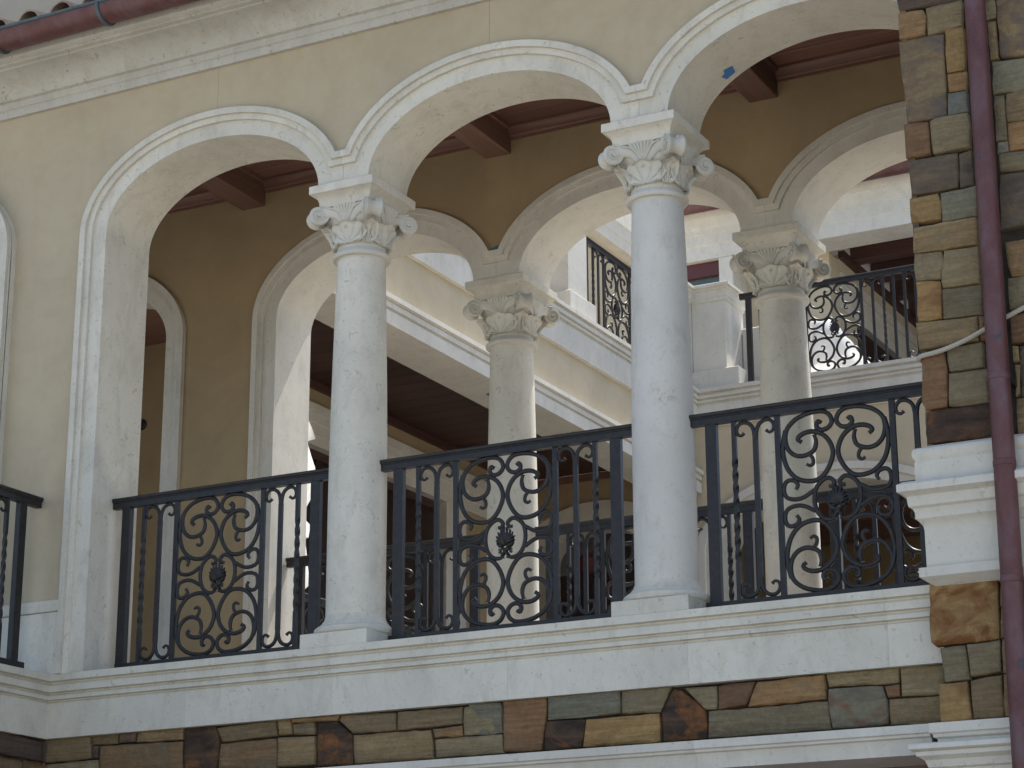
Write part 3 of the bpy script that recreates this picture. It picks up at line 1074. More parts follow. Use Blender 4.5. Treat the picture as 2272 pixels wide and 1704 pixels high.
# ---------------------------------------------------------------- stone pier at the right
def stone(pts, y, mat, parent, plane='y', depth=0.09, proud=0.0, seed=0):
    """rough faced block: irregular outline, chipped arris, uneven face"""
    rnd = random.Random(seed)
    P = [Vector(p) for p in pts]
    c_ = sum(P, Vector((0, 0))) / len(P)
    area = sum(P[i].x * P[(i + 1) % len(P)].y - P[(i + 1) % len(P)].x * P[i].y for i in range(len(P)))
    if area < 0:
        P = P[::-1]
    out = []
    for i, p in enumerate(P):
        q = P[(i + 1) % len(P)]
        L = (q - p).length
        n = max(1, int(L / 0.055))
        nn = Vector(((q - p).y, -(q - p).x)).normalized() if L else Vector((0, 0))
        for j in range(n):
            t = j / n
            o = p.lerp(q, t)
            if j:
                o += nn * rnd.uniform(-0.0035, 0.0035)
            else:
                o += (c_ - o).normalized() * rnd.uniform(-0.001, 0.007)
            out.append(o)
    # keep a thin open joint
    out = [o + (c_ - o).normalized() * -0.0010 for o in out]
    n = len(out)
    sz = min(max((o - c_).length for o in out), 0.2)
    rings = [(0.0, depth), (0.0, -proud + 0.001), (0.003, -proud - 0.004), (0.014, -proud - 0.009), (0.035, -proud - 0.011), (0.065, -proud - 0.013), (0.11, -proud - 0.013)]
    vs, fs = [], []
    for k_, (ins, d_) in enumerate(rings):
        for i, o in enumerate(out):
            dv = (c_ - o)
            L = dv.length
            f_ = min(ins / max(L, 1e-4), 0.72)
            q = o + dv * f_
            dd = d_ + ((noise.noise(Vector((q.x * 9, q.y * 9, seed * 3.1))) * 0.010 + noise.noise(Vector((q.x * 26, q.y * 26, seed * 1.7))) * 0.006) if k_ >= 2 else (rnd.uniform(-0.003, 0.003) if k_ == 1 else 0))
            vs.append((q.x, y + dd, q.y) if plane == 'y' else (y - dd, q.x, q.y))
    cc = (c_.x, y - proud - 0.013 + noise.noise(Vector((c_.x * 9, c_.y * 9, seed))) * 0.008, c_.y)
    if plane != 'y':
        cc = (y + proud + 0.018, c_.x, c_.y)
    vs.append(cc)
    for k_ in range(len(rings) - 1):
        for i in range(n):
            j = (i + 1) % n
            fs.append((k_ * n + i, k_ * n + j, (k_ + 1) * n + j, (k_ + 1) * n + i))
    top = (len(rings) - 1) * n
    for i in range(n):
        fs.append((top + i, top + (i + 1) % n, len(vs) - 1))
    return MB().add(vs, fs).obj('stone', mat, parent, 50)


PIER = [["p",[[3.582,3.311],[3.943,3.303],[3.931,3.128],[3.804,3.127],[3.584,3.147],[3.58,3.214]]],["o",[[3.586,3.124],[3.728,3.119],[3.739,3.07],[3.725,2.973],[3.581,2.97]]],["g",[[3.738,3.123],[3.935,3.127],[3.929,2.977],[3.831,2.964],[3.737,2.962],[3.742,3.069]]],["m",[[3.577,2.963],[3.831,2.96],[3.813,2.483],[3.722,2.475],[3.6,2.485],[3.584,2.729]]],["y",[[3.838,2.971],[3.936,2.975],[3.926,2.716],[3.83,2.722]]],["o",[[3.83,2.718],[3.933,2.715],[3.929,2.602],[3.827,2.613]]],["b",[[3.827,2.605],[3.929,2.597],[3.928,2.48],[3.821,2.481]]],["r",[[3.58,2.477],[3.716,2.468],[3.719,2.277],[3.58,2.274],[3.582,2.375]]],["g",[[3.721,2.463],[3.748,2.481],[3.932,2.475],[3.929,2.273],[3.728,2.275]]],["d",[[3.594,2.267],[3.857,2.257],[3.853,2.066],[3.597,2.066]]],["d",[[3.863,2.255],[3.932,2.264],[3.931,2.062],[3.857,2.061]]],["y",[[3.585,2.053],[3.736,2.054],[3.754,1.994],[3.745,1.904],[3.584,1.915]]],["G",[[3.751,2.052],[3.94,2.057],[3.936,1.891],[3.751,1.895]]],["t",[[3.593,1.887],[3.933,1.884],[3.931,1.73],[3.589,1.746]]],["g",[[3.589,1.741],[3.741,1.735],[3.748,1.684],[3.725,1.577],[3.587,1.588]]],["g",[[3.752,1.729],[3.934,1.725],[3.928,1.523],[3.731,1.527],[3.726,1.565]]],["y",[[3.591,1.588],[3.723,1.573],[3.717,1.366],[3.588,1.367]]],["g",[[3.727,1.523],[3.932,1.517],[3.928,1.352],[3.723,1.365]]],["t",[[3.579,1.361],[3.904,1.346],[3.905,1.215],[3.585,1.213]]],["o",[[3.91,1.345],[3.939,1.345],[3.945,1.213],[3.91,1.21]]],["r",[[3.6,1.186],[3.721,1.184],[3.729,1.102],[3.714,0.889],[3.608,0.884],[3.585,0.931]]],["g",[[3.728,1.199],[3.918,1.205],[3.92,1.069],[3.734,1.073]]],["g",[[3.733,1.066],[3.935,1.063],[3.93,0.886],[3.722,0.888]]],["k",[[3.605,0.877],[3.938,0.88],[3.929,0.699],[3.597,0.712]]],["g",[[4.058,3.145],[4.117,3.143],[4.112,2.977],[4.061,2.977]]],["m",[[4.123,3.146],[4.391,3.127],[4.36,2.716],[4.118,2.744]]],["t",[[4.064,2.969],[4.112,2.967],[4.11,2.738],[4.067,2.74]]],["G",[[4.073,2.734],[4.359,2.712],[4.345,2.53],[4.068,2.548]]],["g",[[4.071,2.54],[4.124,2.536],[4.124,2.275],[4.063,2.28]]],["t",[[4.132,2.538],[4.345,2.53],[4.332,2.361],[4.127,2.377]]],["o",[[4.13,2.369],[4.332,2.357],[4.32,2.197],[4.13,2.213]]],["b",[[4.07,2.275],[4.128,2.269],[4.126,2.21],[4.069,2.21]]],["g",[[4.072,2.205],[4.319,2.193],[4.311,2.085],[4.073,2.103]]],["d",[[4.073,2.095],[4.311,2.082],[4.289,1.803],[4.05,1.788]]],["o",[[4.074,1.716],[4.29,1.714],[4.275,1.519],[4.091,1.526],[4.073,1.651]]],["g",[[4.072,1.522],[4.274,1.511],[4.261,1.345],[4.071,1.353]]],["r",[[4.069,1.321],[4.261,1.337],[4.248,1.173],[4.065,1.17]]],["t",[[4.069,1.162],[4.099,1.161],[4.1,1.074],[4.066,1.075]]],["d",[[4.104,1.16],[4.247,1.158],[4.225,0.879],[4.094,0.89]]],["t",[[4.073,1.066],[4.102,1.066],[4.091,0.898],[4.068,0.894]]],["t",[[4.068,0.886],[4.226,0.883],[4.211,0.696],[4.062,0.704]]],["q",[[3.564,0.011],[3.908,0.006],[3.899,-0.313],[3.73,-0.321],[3.576,-0.321],[3.55,-0.301]]],["g",[[3.597,-0.335],[3.728,-0.328],[3.739,-0.5],[3.613,-0.506]]],["g",[[3.736,-0.331],[3.901,-0.321],[3.898,-0.477],[3.742,-0.488]]],["y",[[3.582,-0.513],[3.724,-0.511],[3.736,-0.697],[3.581,-0.698]]],["t",[[3.736,-0.504],[3.899,-0.491],[3.894,-0.698],[3.74,-0.697]]],["t",[[3.912,-0.318],[4.133,-0.306],[4.119,-0.479],[3.904,-0.485]]],["o",[[3.903,-0.489],[4.119,-0.483],[4.103,-0.69],[3.898,-0.698]]],["o",[[3.923,0.005],[4.223,0.015],[4.211,-0.145],[3.912,-0.153]]],["t",[[3.914,-0.157],[4.211,-0.148],[4.198,-0.303],[3.904,-0.314]]]]
BAND = [["t",[[-2.149,-0.392],[-1.78,-0.382],[-1.756,-0.525],[-2.133,-0.528]]],["t",[[-1.765,-0.388],[-1.566,-0.39],[-1.572,-0.445],[-1.757,-0.443]]],["p",[[-1.558,-0.375],[-1.429,-0.378],[-1.433,-0.446],[-1.563,-0.443]]],["t",[[-1.42,-0.379],[-1.086,-0.376],[-1.086,-0.454],[-1.425,-0.449]]],["p",[[-1.766,-0.447],[-1.705,-0.448],[-1.705,-0.528],[-1.752,-0.525]]],["g",[[-2.157,-0.537],[-1.714,-0.533],[-1.7,-0.609],[-2.153,-0.589]]],["o",[[-1.697,-0.455],[-1.085,-0.466],[-1.076,-0.575],[-1.073,-0.639],[-1.691,-0.61]]],["k",[[-1.082,-0.382],[-0.856,-0.38],[-0.816,-0.498],[-0.83,-0.661],[-1.064,-0.64]]],["t",[[-0.841,-0.404],[-0.424,-0.385],[-0.412,-0.479],[-0.808,-0.487]]],["o",[[-0.807,-0.499],[-0.411,-0.494],[-0.4,-0.673],[-0.818,-0.655]]],["t",[[-0.415,-0.386],[-0.322,-0.387],[-0.302,-0.476],[-0.403,-0.48]]],["t",[[-0.312,-0.418],[-0.153,-0.418],[-0.154,-0.488],[-0.294,-0.479]]],["o",[[-0.313,-0.39],[0.021,-0.389],[-0.003,-0.421],[-0.312,-0.411]]],["t",[[-0.403,-0.489],[-0.151,-0.497],[-0.143,-0.661],[-0.398,-0.659]]],["k",[[-0.136,-0.424],[-0.003,-0.423],[0.101,-0.51],[0.109,-0.676],[-0.133,-0.671]]],["t",[[0.016,-0.421],[0.029,-0.392],[0.39,-0.402],[0.397,-0.503],[0.105,-0.501]]],["t",[[0.4,-0.4],[0.822,-0.4],[0.822,-0.495],[0.401,-0.503]]],["t",[[0.11,-0.511],[0.619,-0.514],[0.636,-0.675],[0.117,-0.673]]],["o",[[0.63,-0.512],[0.819,-0.505],[0.824,-0.563],[0.64,-0.564]]],["g",[[0.643,-0.571],[1.073,-0.569],[1.075,-0.673],[0.652,-0.673]]],["g",[[0.827,-0.401],[1.068,-0.408],[1.073,-0.562],[0.83,-0.561]]],["r",[[1.074,-0.389],[1.345,-0.383],[1.336,-0.526],[1.313,-0.673],[1.078,-0.666]]],["G",[[1.355,-0.387],[1.786,-0.378],[1.786,-0.506],[1.354,-0.514]]],["g",[[1.797,-0.379],[2.091,-0.374],[2.018,-0.517],[1.795,-0.513]]],["k",[[1.343,-0.52],[1.581,-0.527],[1.558,-0.676],[1.327,-0.677]]],["y",[[1.589,-0.528],[2.015,-0.525],[2.014,-0.674],[1.565,-0.672]]],["k",[[2.097,-0.4],[2.138,-0.406],[2.278,-0.527],[2.281,-0.673],[2.027,-0.675],[2.02,-0.523]]],["g",[[2.159,-0.401],[2.347,-0.403],[2.343,-0.524],[2.278,-0.523]]],["r",[[2.356,-0.407],[2.564,-0.399],[2.513,-0.516],[2.352,-0.529]]],["o",[[2.571,-0.402],[2.942,-0.392],[2.945,-0.52],[2.519,-0.525]]],["g",[[2.291,-0.533],[2.953,-0.53],[2.966,-0.674],[2.286,-0.673]]],["g",[[2.947,-0.389],[3.338,-0.388],[3.336,-0.465],[2.961,-0.457]]],["M",[[2.96,-0.469],[3.246,-0.474],[3.269,-0.554],[3.266,-0.668],[2.969,-0.671],[2.955,-0.579]]],["r",[[3.255,-0.478],[3.334,-0.47],[3.332,-0.534],[3.267,-0.539]]],["g",[[3.344,-0.393],[3.573,-0.392],[3.564,-0.543],[3.34,-0.535]]],["t",[[3.273,-0.544],[3.588,-0.544],[3.58,-0.672],[3.272,-0.674]]],["G",[[0.846,-0.372],[1.068,-0.395],[1.074,-0.559],[0.937,-0.57]]]]
RET = [["p",[[-0.49,-0.374],[0.027,-0.4],[0.043,-0.525],[-0.475,-0.524]]],["t",[[-0.474,-0.534],[-0.133,-0.53],[-0.124,-0.624],[-0.463,-0.645]]],["r",[[-0.121,-0.533],[0.039,-0.53],[0.046,-0.607],[-0.112,-0.626]]]]
pier = thing('stone_pier', 'tall rubble stone pier with moulded pale base at the right edge', 'pier', (4.6, 0, -0.7))
PXL = 3.607
MB().box(PXL, 9.0, -0.045, 2.6, -0.70, 7.0).obj('core', M['mortar'], pier)
for i, (k_, pts) in enumerate(PIER):
    stone(pts, -0.080, RK[k_], pier, depth=0.05, proud=random.uniform(-0.004, 0.012), seed=i + 1)
# return face of the pier towards the arch
zz = 0.66
i = 0
while zz < 3.9:
    h = random.uniform(0.14, 0.30)
    a = -0.076
    while a < 0.45:
        L = random.uniform(0.2, 0.45)
        b_ = min(a + L, 0.47)
        m_ = stone([(a, zz), (b_, zz), (b_, zz + h), (a, zz + h)], PXL - 0.012, RK['gtGopd'[i % 6]], pier, plane='x', depth=-0.03, seed=200 + i)
        a = b_
        i += 1
    zz += h
# more courses above and to the right, outside what the frame shows closely
for zz, h in [(3.22, 0.26), (3.48, 0.2), (3.68, 0.3)]:
    a = 3.64
    while a < 5.2:
        L = random.uniform(0.3, 0.6)
        stone([(a, zz), (a + L, zz), (a + L, zz + h), (a, zz + h)], -0.080, RK['gtGo'[i % 4]], pier, seed=400 + i)
        a += L
        i += 1
bp = [(-0.05, 0.7016), (0.0, 0.7016), (0.018, 0.6955), (0.022, 0.6893), (0.05, 0.6832), (0.066, 0.673), (0.074, 0.6546), (0.072, 0.6321), (0.062, 0.6158), (0.06, 0.6117), (0.064, 0.6046), (0.064, 0.5024), (0.118, 0.4973), (0.142, 0.4809), (0.142, 0.4442), (0.122, 0.436), (0.104, 0.4237), (0.1, 0.3849), (0.098, 0.3726), (0.082, 0.3624), (0.074, 0.344), (0.073, 0.3114), (0.058, 0.2991), (0.044, 0.2787), (0.04, 0.2572), (0.04, 0.0662), (0.072, 0.0621), (0.072, 0.0151), (0.01, -0.0258), (-0.05, -0.0258)]
for a, b in (([(PXL, 0.45), (PXL, -0.082), (4.43, -0.082)]), None), ([(4.4308, -0.082), (9.0, -0.082)], None):
    MB().sweep(a, bp).obj('base_moulding', M['lime_clean'], pier, 28)

# rubble band under the sill
band = thing('stone_wall', 'coursed rubble stone band under the long sill in brown and rust tones', 'stone wall', (0, 0.1, -0.8))
MB().box(-2.13, 3.70, 0.085, 0.40, -0.72, -0.37).obj('core', M['mortar'], band)
MB().box(-7.0, -2.16, -3.1, 0.40, -3.85, -0.387).obj('core', M['mortar'], band)
for i, (k_, pts) in enumerate(BAND):
    stone(pts, 0.062, RK[k_], band, proud=random.uniform(-0.004, 0.012), depth=0.06, seed=60 + i)
for i, (k_, pts) in enumerate(RET):
    stone(pts, -2.13, RK[k_], band, plane='x', depth=-0.03, seed=160 + i)
a = -0.50
for i in range(8):
    stone([(a - 0.36, -0.64), (a, -0.64), (a, -0.40), (a - 0.36, -0.40)], -2.13, RK['tgo'[i % 3]], band, plane='x', depth=-0.03, seed=180 + i)
    a -= 0.365
for zz in (-0.90, -1.18):
    a = -2.1
    for i in range(5):
        stone([(a, zz), (a + 0.40, zz), (a + 0.40, zz + 0.17 + 0.1 * (zz < -1)), (a, zz + 0.17 + 0.1 * (zz < -1))], 0.062, RK['tgo'[i % 3]], band, depth=0.06, seed=190 + i + int(zz * 50))
        a += 0.405

# lintel mouldings at the bottom of the frame
lin = thing('stone_lintel', 'moulded pale stone lintel along the bottom edge below the rubble band', 'lintel', (1.5, 0, -0.85))
lp = [(-0.35, -0.703), (0.10, -0.703), (0.10, -0.744), (0.088, -0.750), (0.086, -0.762), (0.070, -0.768), (0.062, -0.790), (0.058, -0.846), (-0.35, -0.846)]
xs = [-2.1, 0.55, 2.27, 3.522]
for a, b in zip(xs[:-1], xs[1:]):
    MB().sweep([(a + 0.0004, 0.0), (b - 0.0004, 0.0)], lp).obj('lintel_block', M['lime_clean'], lin, 28)
lp2 = [(-0.2, -0.703), (0.112, -0.703), (0.112, -0.750), (0.098, -0.757), (0.096, -0.772), (0.080, -0.780), (0.080, -0.806), (-0.2, -0.806)]
MB().sweep([(3.636, 0.3), (3.636, 0.0), (9.0, 0.0)], lp2).obj('lintel_block', M['lime_clean'], lin, 28)
pl_ = thing('pilaster_capital', 'stepped stone capital at the bottom right corner under the pier', 'capital', (4.3, 0, -1.3))
cp2 = [(-0.15, -0.8065), (0.180, -0.8065), (0.190, -0.812), (0.190, -0.834), (0.180, -0.842), (0.165, -0.846), (0.162, -0.866), (0.150, -0.872), (0.130, -0.885), (0.122, -0.905), (0.118, -0.918), (0.098, -0.926), (0.094, -0.955), (0.094, -1.40), (-0.15, -1.40)]
MB().sweep([(3.63, 0.5), (3.63, 0.0), (9.0, 0.0)], cp2).obj('capital_block', M['lime_clean'], pl_, 28)
dk = thing('ground_floor_door', 'dark reddish timber panelling in the opening under the lintel', 'door', (2, 0.5, -3.85))
for i in range(14):
    X = -2.2 + i * 0.45
    MB().bbox(X + 0.004, X + 0.446, 0.36, 0.42, -3.85, -0.80).obj('plank', M['wood'], dk)

# ---------------------------------------------------------------- downspout
pipe = thing('downspout', 'dark red copper downspout fixed to the stone pier', 'downspout', (4.07, -0.42, -3.85))
PP = lambda z: (4.0120 + 0.0085 * z, -0.205)
MB().tube([(*PP(-3.8), -3.8), (*PP(0.3), 0.3), (*PP(4.2), 4.2)], 0.055, 28).obj('pipe', M['copper'], pipe)
for z in (0.972, 0.528, -0.054):
    MB().tube([(*PP(z), z - 0.018), (*PP(z), z - 0.014), (*PP(z), z + 0.014), (*PP(z), z + 0.018)], [0.0545, 0.0575, 0.0575, 0.0545], 28).obj('collar', M['copper'], pipe)
for z in (0.955, -0.07):
    MB().box(3.95, 4.08, -0.18, -0.09, z - 0.015, z + 0.015).obj('bracket', M['dark'], pipe)

# rope
mb = MB()
rp = spline([(3.597, 0.02, 1.169), (3.582, -0.08, 1.167), (3.607, -0.12, 1.169), (3.676, -0.13, 1.174), (3.738, -0.13, 1.185), (3.84, -0.13, 1.214), (3.932, -0.13, 1.251), (4.065, -0.13, 1.306), (4.197, -0.13, 1.355), (4.402, -0.13, 1.427)], 22)
L = 0
acc = [0]
for p, q in zip(rp[:-1], rp[1:]):
    L += (q - p).length
    acc.append(L)
for s_ in range(3):
    pts = []
    for p, a_, i in zip(rp, acc, range(len(rp))):
        t = (rp[min(i + 1, len(rp) - 1)] - rp[max(i - 1, 0)]).normalized()
        u_ = t.cross(Vector((0, 1, 0))).normalized()
        v_ = t.cross(u_)
        an = a_ / 0.048 * 2 * PI + s_ * 2 * PI / 3
        pts.append(p + u_ * math.cos(an) * 0.0062 + v_ * math.sin(an) * 0.0062)
    mb.tube(pts, 0.0072, 6)
ro_ = mb.obj('rope', M['rope'])
tag(ro_, 'twisted white rope slung across the stone pier behind the downspout', 'rope')

# ---------------------------------------------------------------- courtyard wing (faces right)
XW = -2.28
wing = thing('wing_building', 'sunlit courtyard wing with stone bands and deep timber porch behind the arcade', 'building', (-3.5, 7, -3.85))
band_p = [(0.0, 3.61), (0.0, 3.732), (-0.022, 3.738), (-0.022, 3.752), (0.006, 3.760), (0.006, 3.802), (-0.008, 3.806), (-0.008, 3.816), (0.030, 3.826), (0.030, 3.868), (-0.40, 3.876), (-0.48, 3.876), (-0.48, 3.61)]
path = [(XW, Y2 + YB + 0.02), (XW, 11.02)]
MB().sweep(path, band_p).obj('lower_band', M['lime_clean'], wing, 28)
MB().box(XW - 0.30, XW - 0.075, 2.46, 11.1, 3.872, 4.36).obj('wall', M['stucco_court'], wing)
up_p = [(-0.6, 4.80), (0.025, 4.80), (0.025, 4.758), (-0.010, 4.752), (-0.010, 4.744), (0.006, 4.730), (0.006, 4.694), (-0.024, 4.690), (-0.024, 4.682), (-0.010, 4.672), (-0.010, 4.650), (-0.038, 4.646), (-0.038, 4.634), (-0.026, 4.62), (-0.026, 4.36), (-0.6, 4.36)]
MB().sweep([(XW, 2.46), (XW, 11.0), (4.5, 11.0)], up_p).obj('upper_ledge', M['lime_clean'], wing, 28)
MB().box(-8.0, XW - 0.325, 2.62, 21.5, 4.40, 4.779).obj('floor_slab', M['floor'], wing)
# porch ceiling boards
ZP = 4.03
nb = 34
for i in range(nb):
    y0 = 2.6 + (11.06 - 2.6) * i / nb
    y1 = 2.6 + (11.06 - 2.6) * (i + 1) / nb
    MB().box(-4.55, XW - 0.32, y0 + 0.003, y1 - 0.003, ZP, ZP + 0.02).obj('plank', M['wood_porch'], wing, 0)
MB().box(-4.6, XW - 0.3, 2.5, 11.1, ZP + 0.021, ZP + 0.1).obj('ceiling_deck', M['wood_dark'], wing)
# porch inner wall x = -4.5
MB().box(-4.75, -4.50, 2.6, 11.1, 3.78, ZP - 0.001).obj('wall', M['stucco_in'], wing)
MB().box(-4.52, -4.455, 2.6, 11.1, ZP - 0.075, ZP - 0.002).obj('crown_moulding', M['wood_porch'], wing)
MB().sweep([(-4.50, 2.6), (-4.50, 11.08)], [(-0.1, 3.39), (0.02, 3.39), (0.02, 3.50), (0.035, 3.505), (0.035, 3.60), (0.05, 3.61), (0.055, 3.70), (0.085, 3.71), (0.085, 3.779), (-0.1, 3.779)]).obj('door_lintel', M['lime_clean'], wing, 28)
MB().bbox(-4.60, -4.47, 9.19, 9.62, -0.3, 3.388).obj('door_jamb', M['lime_clean'], wing)
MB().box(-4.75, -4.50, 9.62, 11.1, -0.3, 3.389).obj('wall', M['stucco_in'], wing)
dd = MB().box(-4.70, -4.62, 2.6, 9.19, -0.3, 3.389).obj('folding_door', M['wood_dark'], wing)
for i in range(8):
    MB().bbox(-4.63, -4.59, 2.7 + i * 0.82, 2.78 + i * 0.82, -0.3, 3.38, 0.004).obj('door_stile', M['wood_dark'], dd)
MB().bbox(-4.63, -4.57, 2.6, 9.19, 3.30, 3.388, 0.004).obj('door_head', M['wood_porch'], dd)
# porch floor
MB().box(-4.8, XW, 2.55, 12.2, -0.35, -0.02).obj('floor_slab', M['floor'], wing)


def ell_arc(xc, a, b, zs, n=28):
    return [(xc - a * math.cos(PI * i / n), zs + b * math.sin(PI * i / n)) for i in range(n + 1)]


# porch end wall with an arched surround
ew = [(-4.52, ZP), (-4.52, -0.3)] + [(-4.22, -0.3)] + ell_arc(-3.60, 0.62, 0.34, 3.06) + [(-2.98, -0.3), (-2.60, -0.3), (-2.60, ZP)]
MB().prism(ew, 11.10, 11.35).obj('end_wall', M['stucco_in'], wing)
tr = ell_arc(-3.60, 0.98, 0.62, 3.08) + ell_arc(-3.60, 0.60, 0.32, 3.06)[::-1]
MB().prism(tr, 11.065, 11.36).obj('arch_surround', M['lime_clean'], wing)
MB().bbox(-4.58, -4.20, 11.06, 11.36, -0.3, 3.075).obj('arch_jamb', M['lime_clean'], wing)
MB().bbox(-3.0, -2.62, 11.06, 11.36, -0.3, 3.075).obj('arch_jamb', M['lime_clean'], wing)
MB().box(-8.0, -2.61, 12.2, 12.3, -3.0, 4.3).obj('room_back', M['wood_dark'], wing)
MB().box(-4.5, -2.6, 11.055, 11.10, ZP - 0.08, ZP - 0.003).obj('crown_moulding', M['wood'], wing)
# upper storey of the wing
MB().box(-4.6, -3.60, 2.46, 12.6, 4.79, 6.88).obj('wall', M['stucco_court'], wing)
MB().sweep([(-3.60, 2.46), (-3.60, 12.6)], [(-0.1, 6.88), (0.15, 6.88), (0.15, 7.02), (0.165, 7.03), (0.165, 7.16), (0.18, 7.17), (0.18, 7.9), (-0.1, 7.9)]).obj('upper_entablature', M['lime_clean'], wing, 28)
MB().bbox(-2.78, -2.33, 7.85, 8.285, 4.80, 7.6).obj('upper_pier', M['lime_clean'], wing)
MB().bbox(-2.83, -2.283, 7.80, 8.40, 4.80, 5.0, 0.008).obj('upper_pier_base', M['lime_clean'], wing)
# parapet return beside the corner
MB().bbox(-2.80, -2.366, 10.42, 11.62, 4.80, 5.90).obj('parapet', M['lime_clean'], wing)

# ---------------------------------------------------------------- far building (faces the camera)
far = thing('far_building', 'tan stucco far house with wide stone arch and upper terrace across the courtyard', 'building', (0, 11, -3.85))
big = ell_arc(-0.80, 1.56, 0.83, 2.93, 40)
w_ = [(-2.60, 4.362), (-2.60, -3.0), (-2.36, -3.0)] + big + [(0.76, -3.0), (4.5, -3.0), (4.5, 4.362)]
MB().prism(w_, 11.05, 11.40).obj('wall', M['stucco_court'], far)
ring_i = ell_arc(-0.80, 1.28, 0.66, 2.93, 40)
MB().prism([(-2.36, -3.0)] + big + [(0.76, -3.0), (0.48, -3.0)] + ring_i[::-1] + [(-2.08, -3.0)], 11.02, 11.55).obj('arch_surround', M['lime_clean'], far)
mid1, mid2 = ell_arc(-0.80, 1.57, 0.84, 2.93, 40), ell_arc(-0.80, 1.46, 0.76, 2.93, 40)
MB().prism([(-2.37, -3.0)] + mid1 + [(0.77, -3.0), (0.66, -3.0)] + mid2[::-1] + [(-2.26, -3.0)], 10.995, 11.03).obj('arch_moulding', M['lime_clean'], far)
# room behind the wide arch
MB().box(-2.60, -2.45, 11.42, 15.5, -3.0, 4.3).obj('side_wall', M['stucco_in'], far)
MB().box(2.4, 2.6, 11.42, 15.5, -3.0, 4.3).obj('side_wall', M['stucco_in'], far)
MB().box(-2.6, 2.6, 15.3, 15.5, -3.0, 4.3).obj('rear_wall', M['stucco_in'], far)
for i in range(14):
    MB().box(-2.45, 2.4, 11.42 + i * 0.276, 11.69 + i * 0.276, 3.95, 3.98).obj('plank', M['wood'], far, 0)
for i in range(3):
    MB().bbox(-2.45, 2.4, 12.2 + i * 1.1, 12.42 + i * 1.1, 3.72, 3.949).obj('beam', M['wood_beam'], far)
MB().box(-0.9, 1.6, 15.20, 15.29, -3.0, 2.6).obj('inner_door', M['wood_dark'], far)
MB().box(-2.6, 4.5, 11.42, 21.5, 4.38, 4.776).obj('terrace_floor', M['floor'], far)
# corner pedestal with cap
MB().bbox(-2.362, -1.955, 11.075, 11.62, 4.80, 5.845).obj('pedestal', M['lime_clean'], far)
MB().bbox(-2.40, -1.80, 11.04, 11.75, 4.80, 5.03, 0.008).obj('pedestal_base', M['lime_clean'], far)
capp = [(-0.12, 5.84), (0.012, 5.84), (0.016, 5.875), (0.030, 5.885), (0.030, 5.965), (0.046, 5.972), (0.050, 5.990), (0.078, 5.995), (0.078, 6.030), (0.070, 6.036), (-0.12, 6.036)]
MB().sweep([(-2.365, 10.3), (-2.365, 11.075), (-1.955, 11.075), (-1.955, 11.62), (-2.365, 11.62)], capp).obj('pedestal_cap', M['lime_clean'], far, 28)
MB().box(-2.36, -1.96, 11.08, 11.61, 5.84, 6.03).obj('cap_top', M['lime_clean'], far)
# upper storey set back behind the terrace
ep = [(-0.499, 7.915), (0.0, 7.915), (0.0, 8.111), (0.013, 8.122), (0.013, 8.263), (0.026, 8.273), (0.033, 8.328), (0.065, 8.36), (0.087, 8.436), (0.141, 8.458), (0.152, 8.512), (0.163, 8.534), (0.163, 8.556), (-0.499, 8.556)]
MB().sweep([(-4.281, 15.0), (4.5, 15.0)], ep).obj('entablature', M['lime_clean'], far, 28)
gg = [(14.712 + 0.125 * math.cos(PI + PI * i / 14), 8.653 + 0.16 * math.sin(PI + PI * i / 14)) for i in range(15)]
MB().prism(gg + [(14.837, 9.087), (14.588, 9.087)], -4.26, 4.5, 'yz').obj('gutter', M['copper'], far)
MB().bbox(-3.598, -3.402, 15.004, 15.499, 4.78, 7.913).obj('pilaster', M['lime_clean'], far)
MB().box(-3.598, -2.219, 15.501, 15.868, 4.78, 7.913).obj('wall', M['stucco_court'], far)
win = MB().box(-4.314, -3.6, 15.152, 15.195, 6.7, 7.709).obj('window', M['glass'], far)
MB().bbox(-4.314, -3.6, 15.087, 15.217, 7.715, 7.911).obj('window_frame', M['maroon'], win)
MB().box(-4.477, -3.6, 15.065, 15.326, 4.78, 6.694).obj('wall', M['stucco_court'], far)
MB().bbox(-1.95, -1.16, 11.55, 11.95, 4.778, 5.63, 0.012).obj('terrace_wall', M['lime_clean'], far)
# recess porch on the right of the upper storey
MB().box(-2.306, -2.22, 15.879, 20.426, 7.744, 8.002).obj('recess_wall', M['stucco_court'], far)
MB().sweep([(-2.219, 15.879), (-2.219, 20.426)], [(-0.087, 7.242), (0.011, 7.242), (0.011, 7.373), (0.022, 7.384), (0.022, 7.601), (0.049, 7.611), (0.049, 7.742), (-0.087, 7.742)]).obj('recess_lintel', M['lime_clean'], far, 28)
MB().box(-2.415, -2.306, 16.519, 20.426, 4.78, 7.242).obj('recess_door', M['wood_dark'], far)
MB().box(-2.328, -2.219, 15.879, 16.519, 4.78, 7.242).obj('recess_wall', M['stucco_court'], far)
for i in range(20):
    MB().box(-2.219, 4.5, 15.825 + i * 0.230, 15.825 + 0.222 + i * 0.230, 8.219, 8.252).obj('plank', M['wood_porch'], far, 0)
for i in range(5):
    MB().bbox(-2.154, 4.5, 16.194 + i * 0.846, 16.432 + i * 0.846, 8.002, 8.217).obj('beam', M['wood_porch'], far)
MB().box(-2.219, -2.132, 15.879, 20.426, 7.948, 8.046).obj('crown_moulding', M['wood_porch'], far)
MB().box(-2.306, 4.5, 20.318, 20.535, 4.78, 8.328).obj('recess_back', M['wood_porch'], far)
MB().box(-4.477, 4.5, 15.271, 20.643, 8.284, 8.436).obj('roof_slab', M['wood_dark'], far)

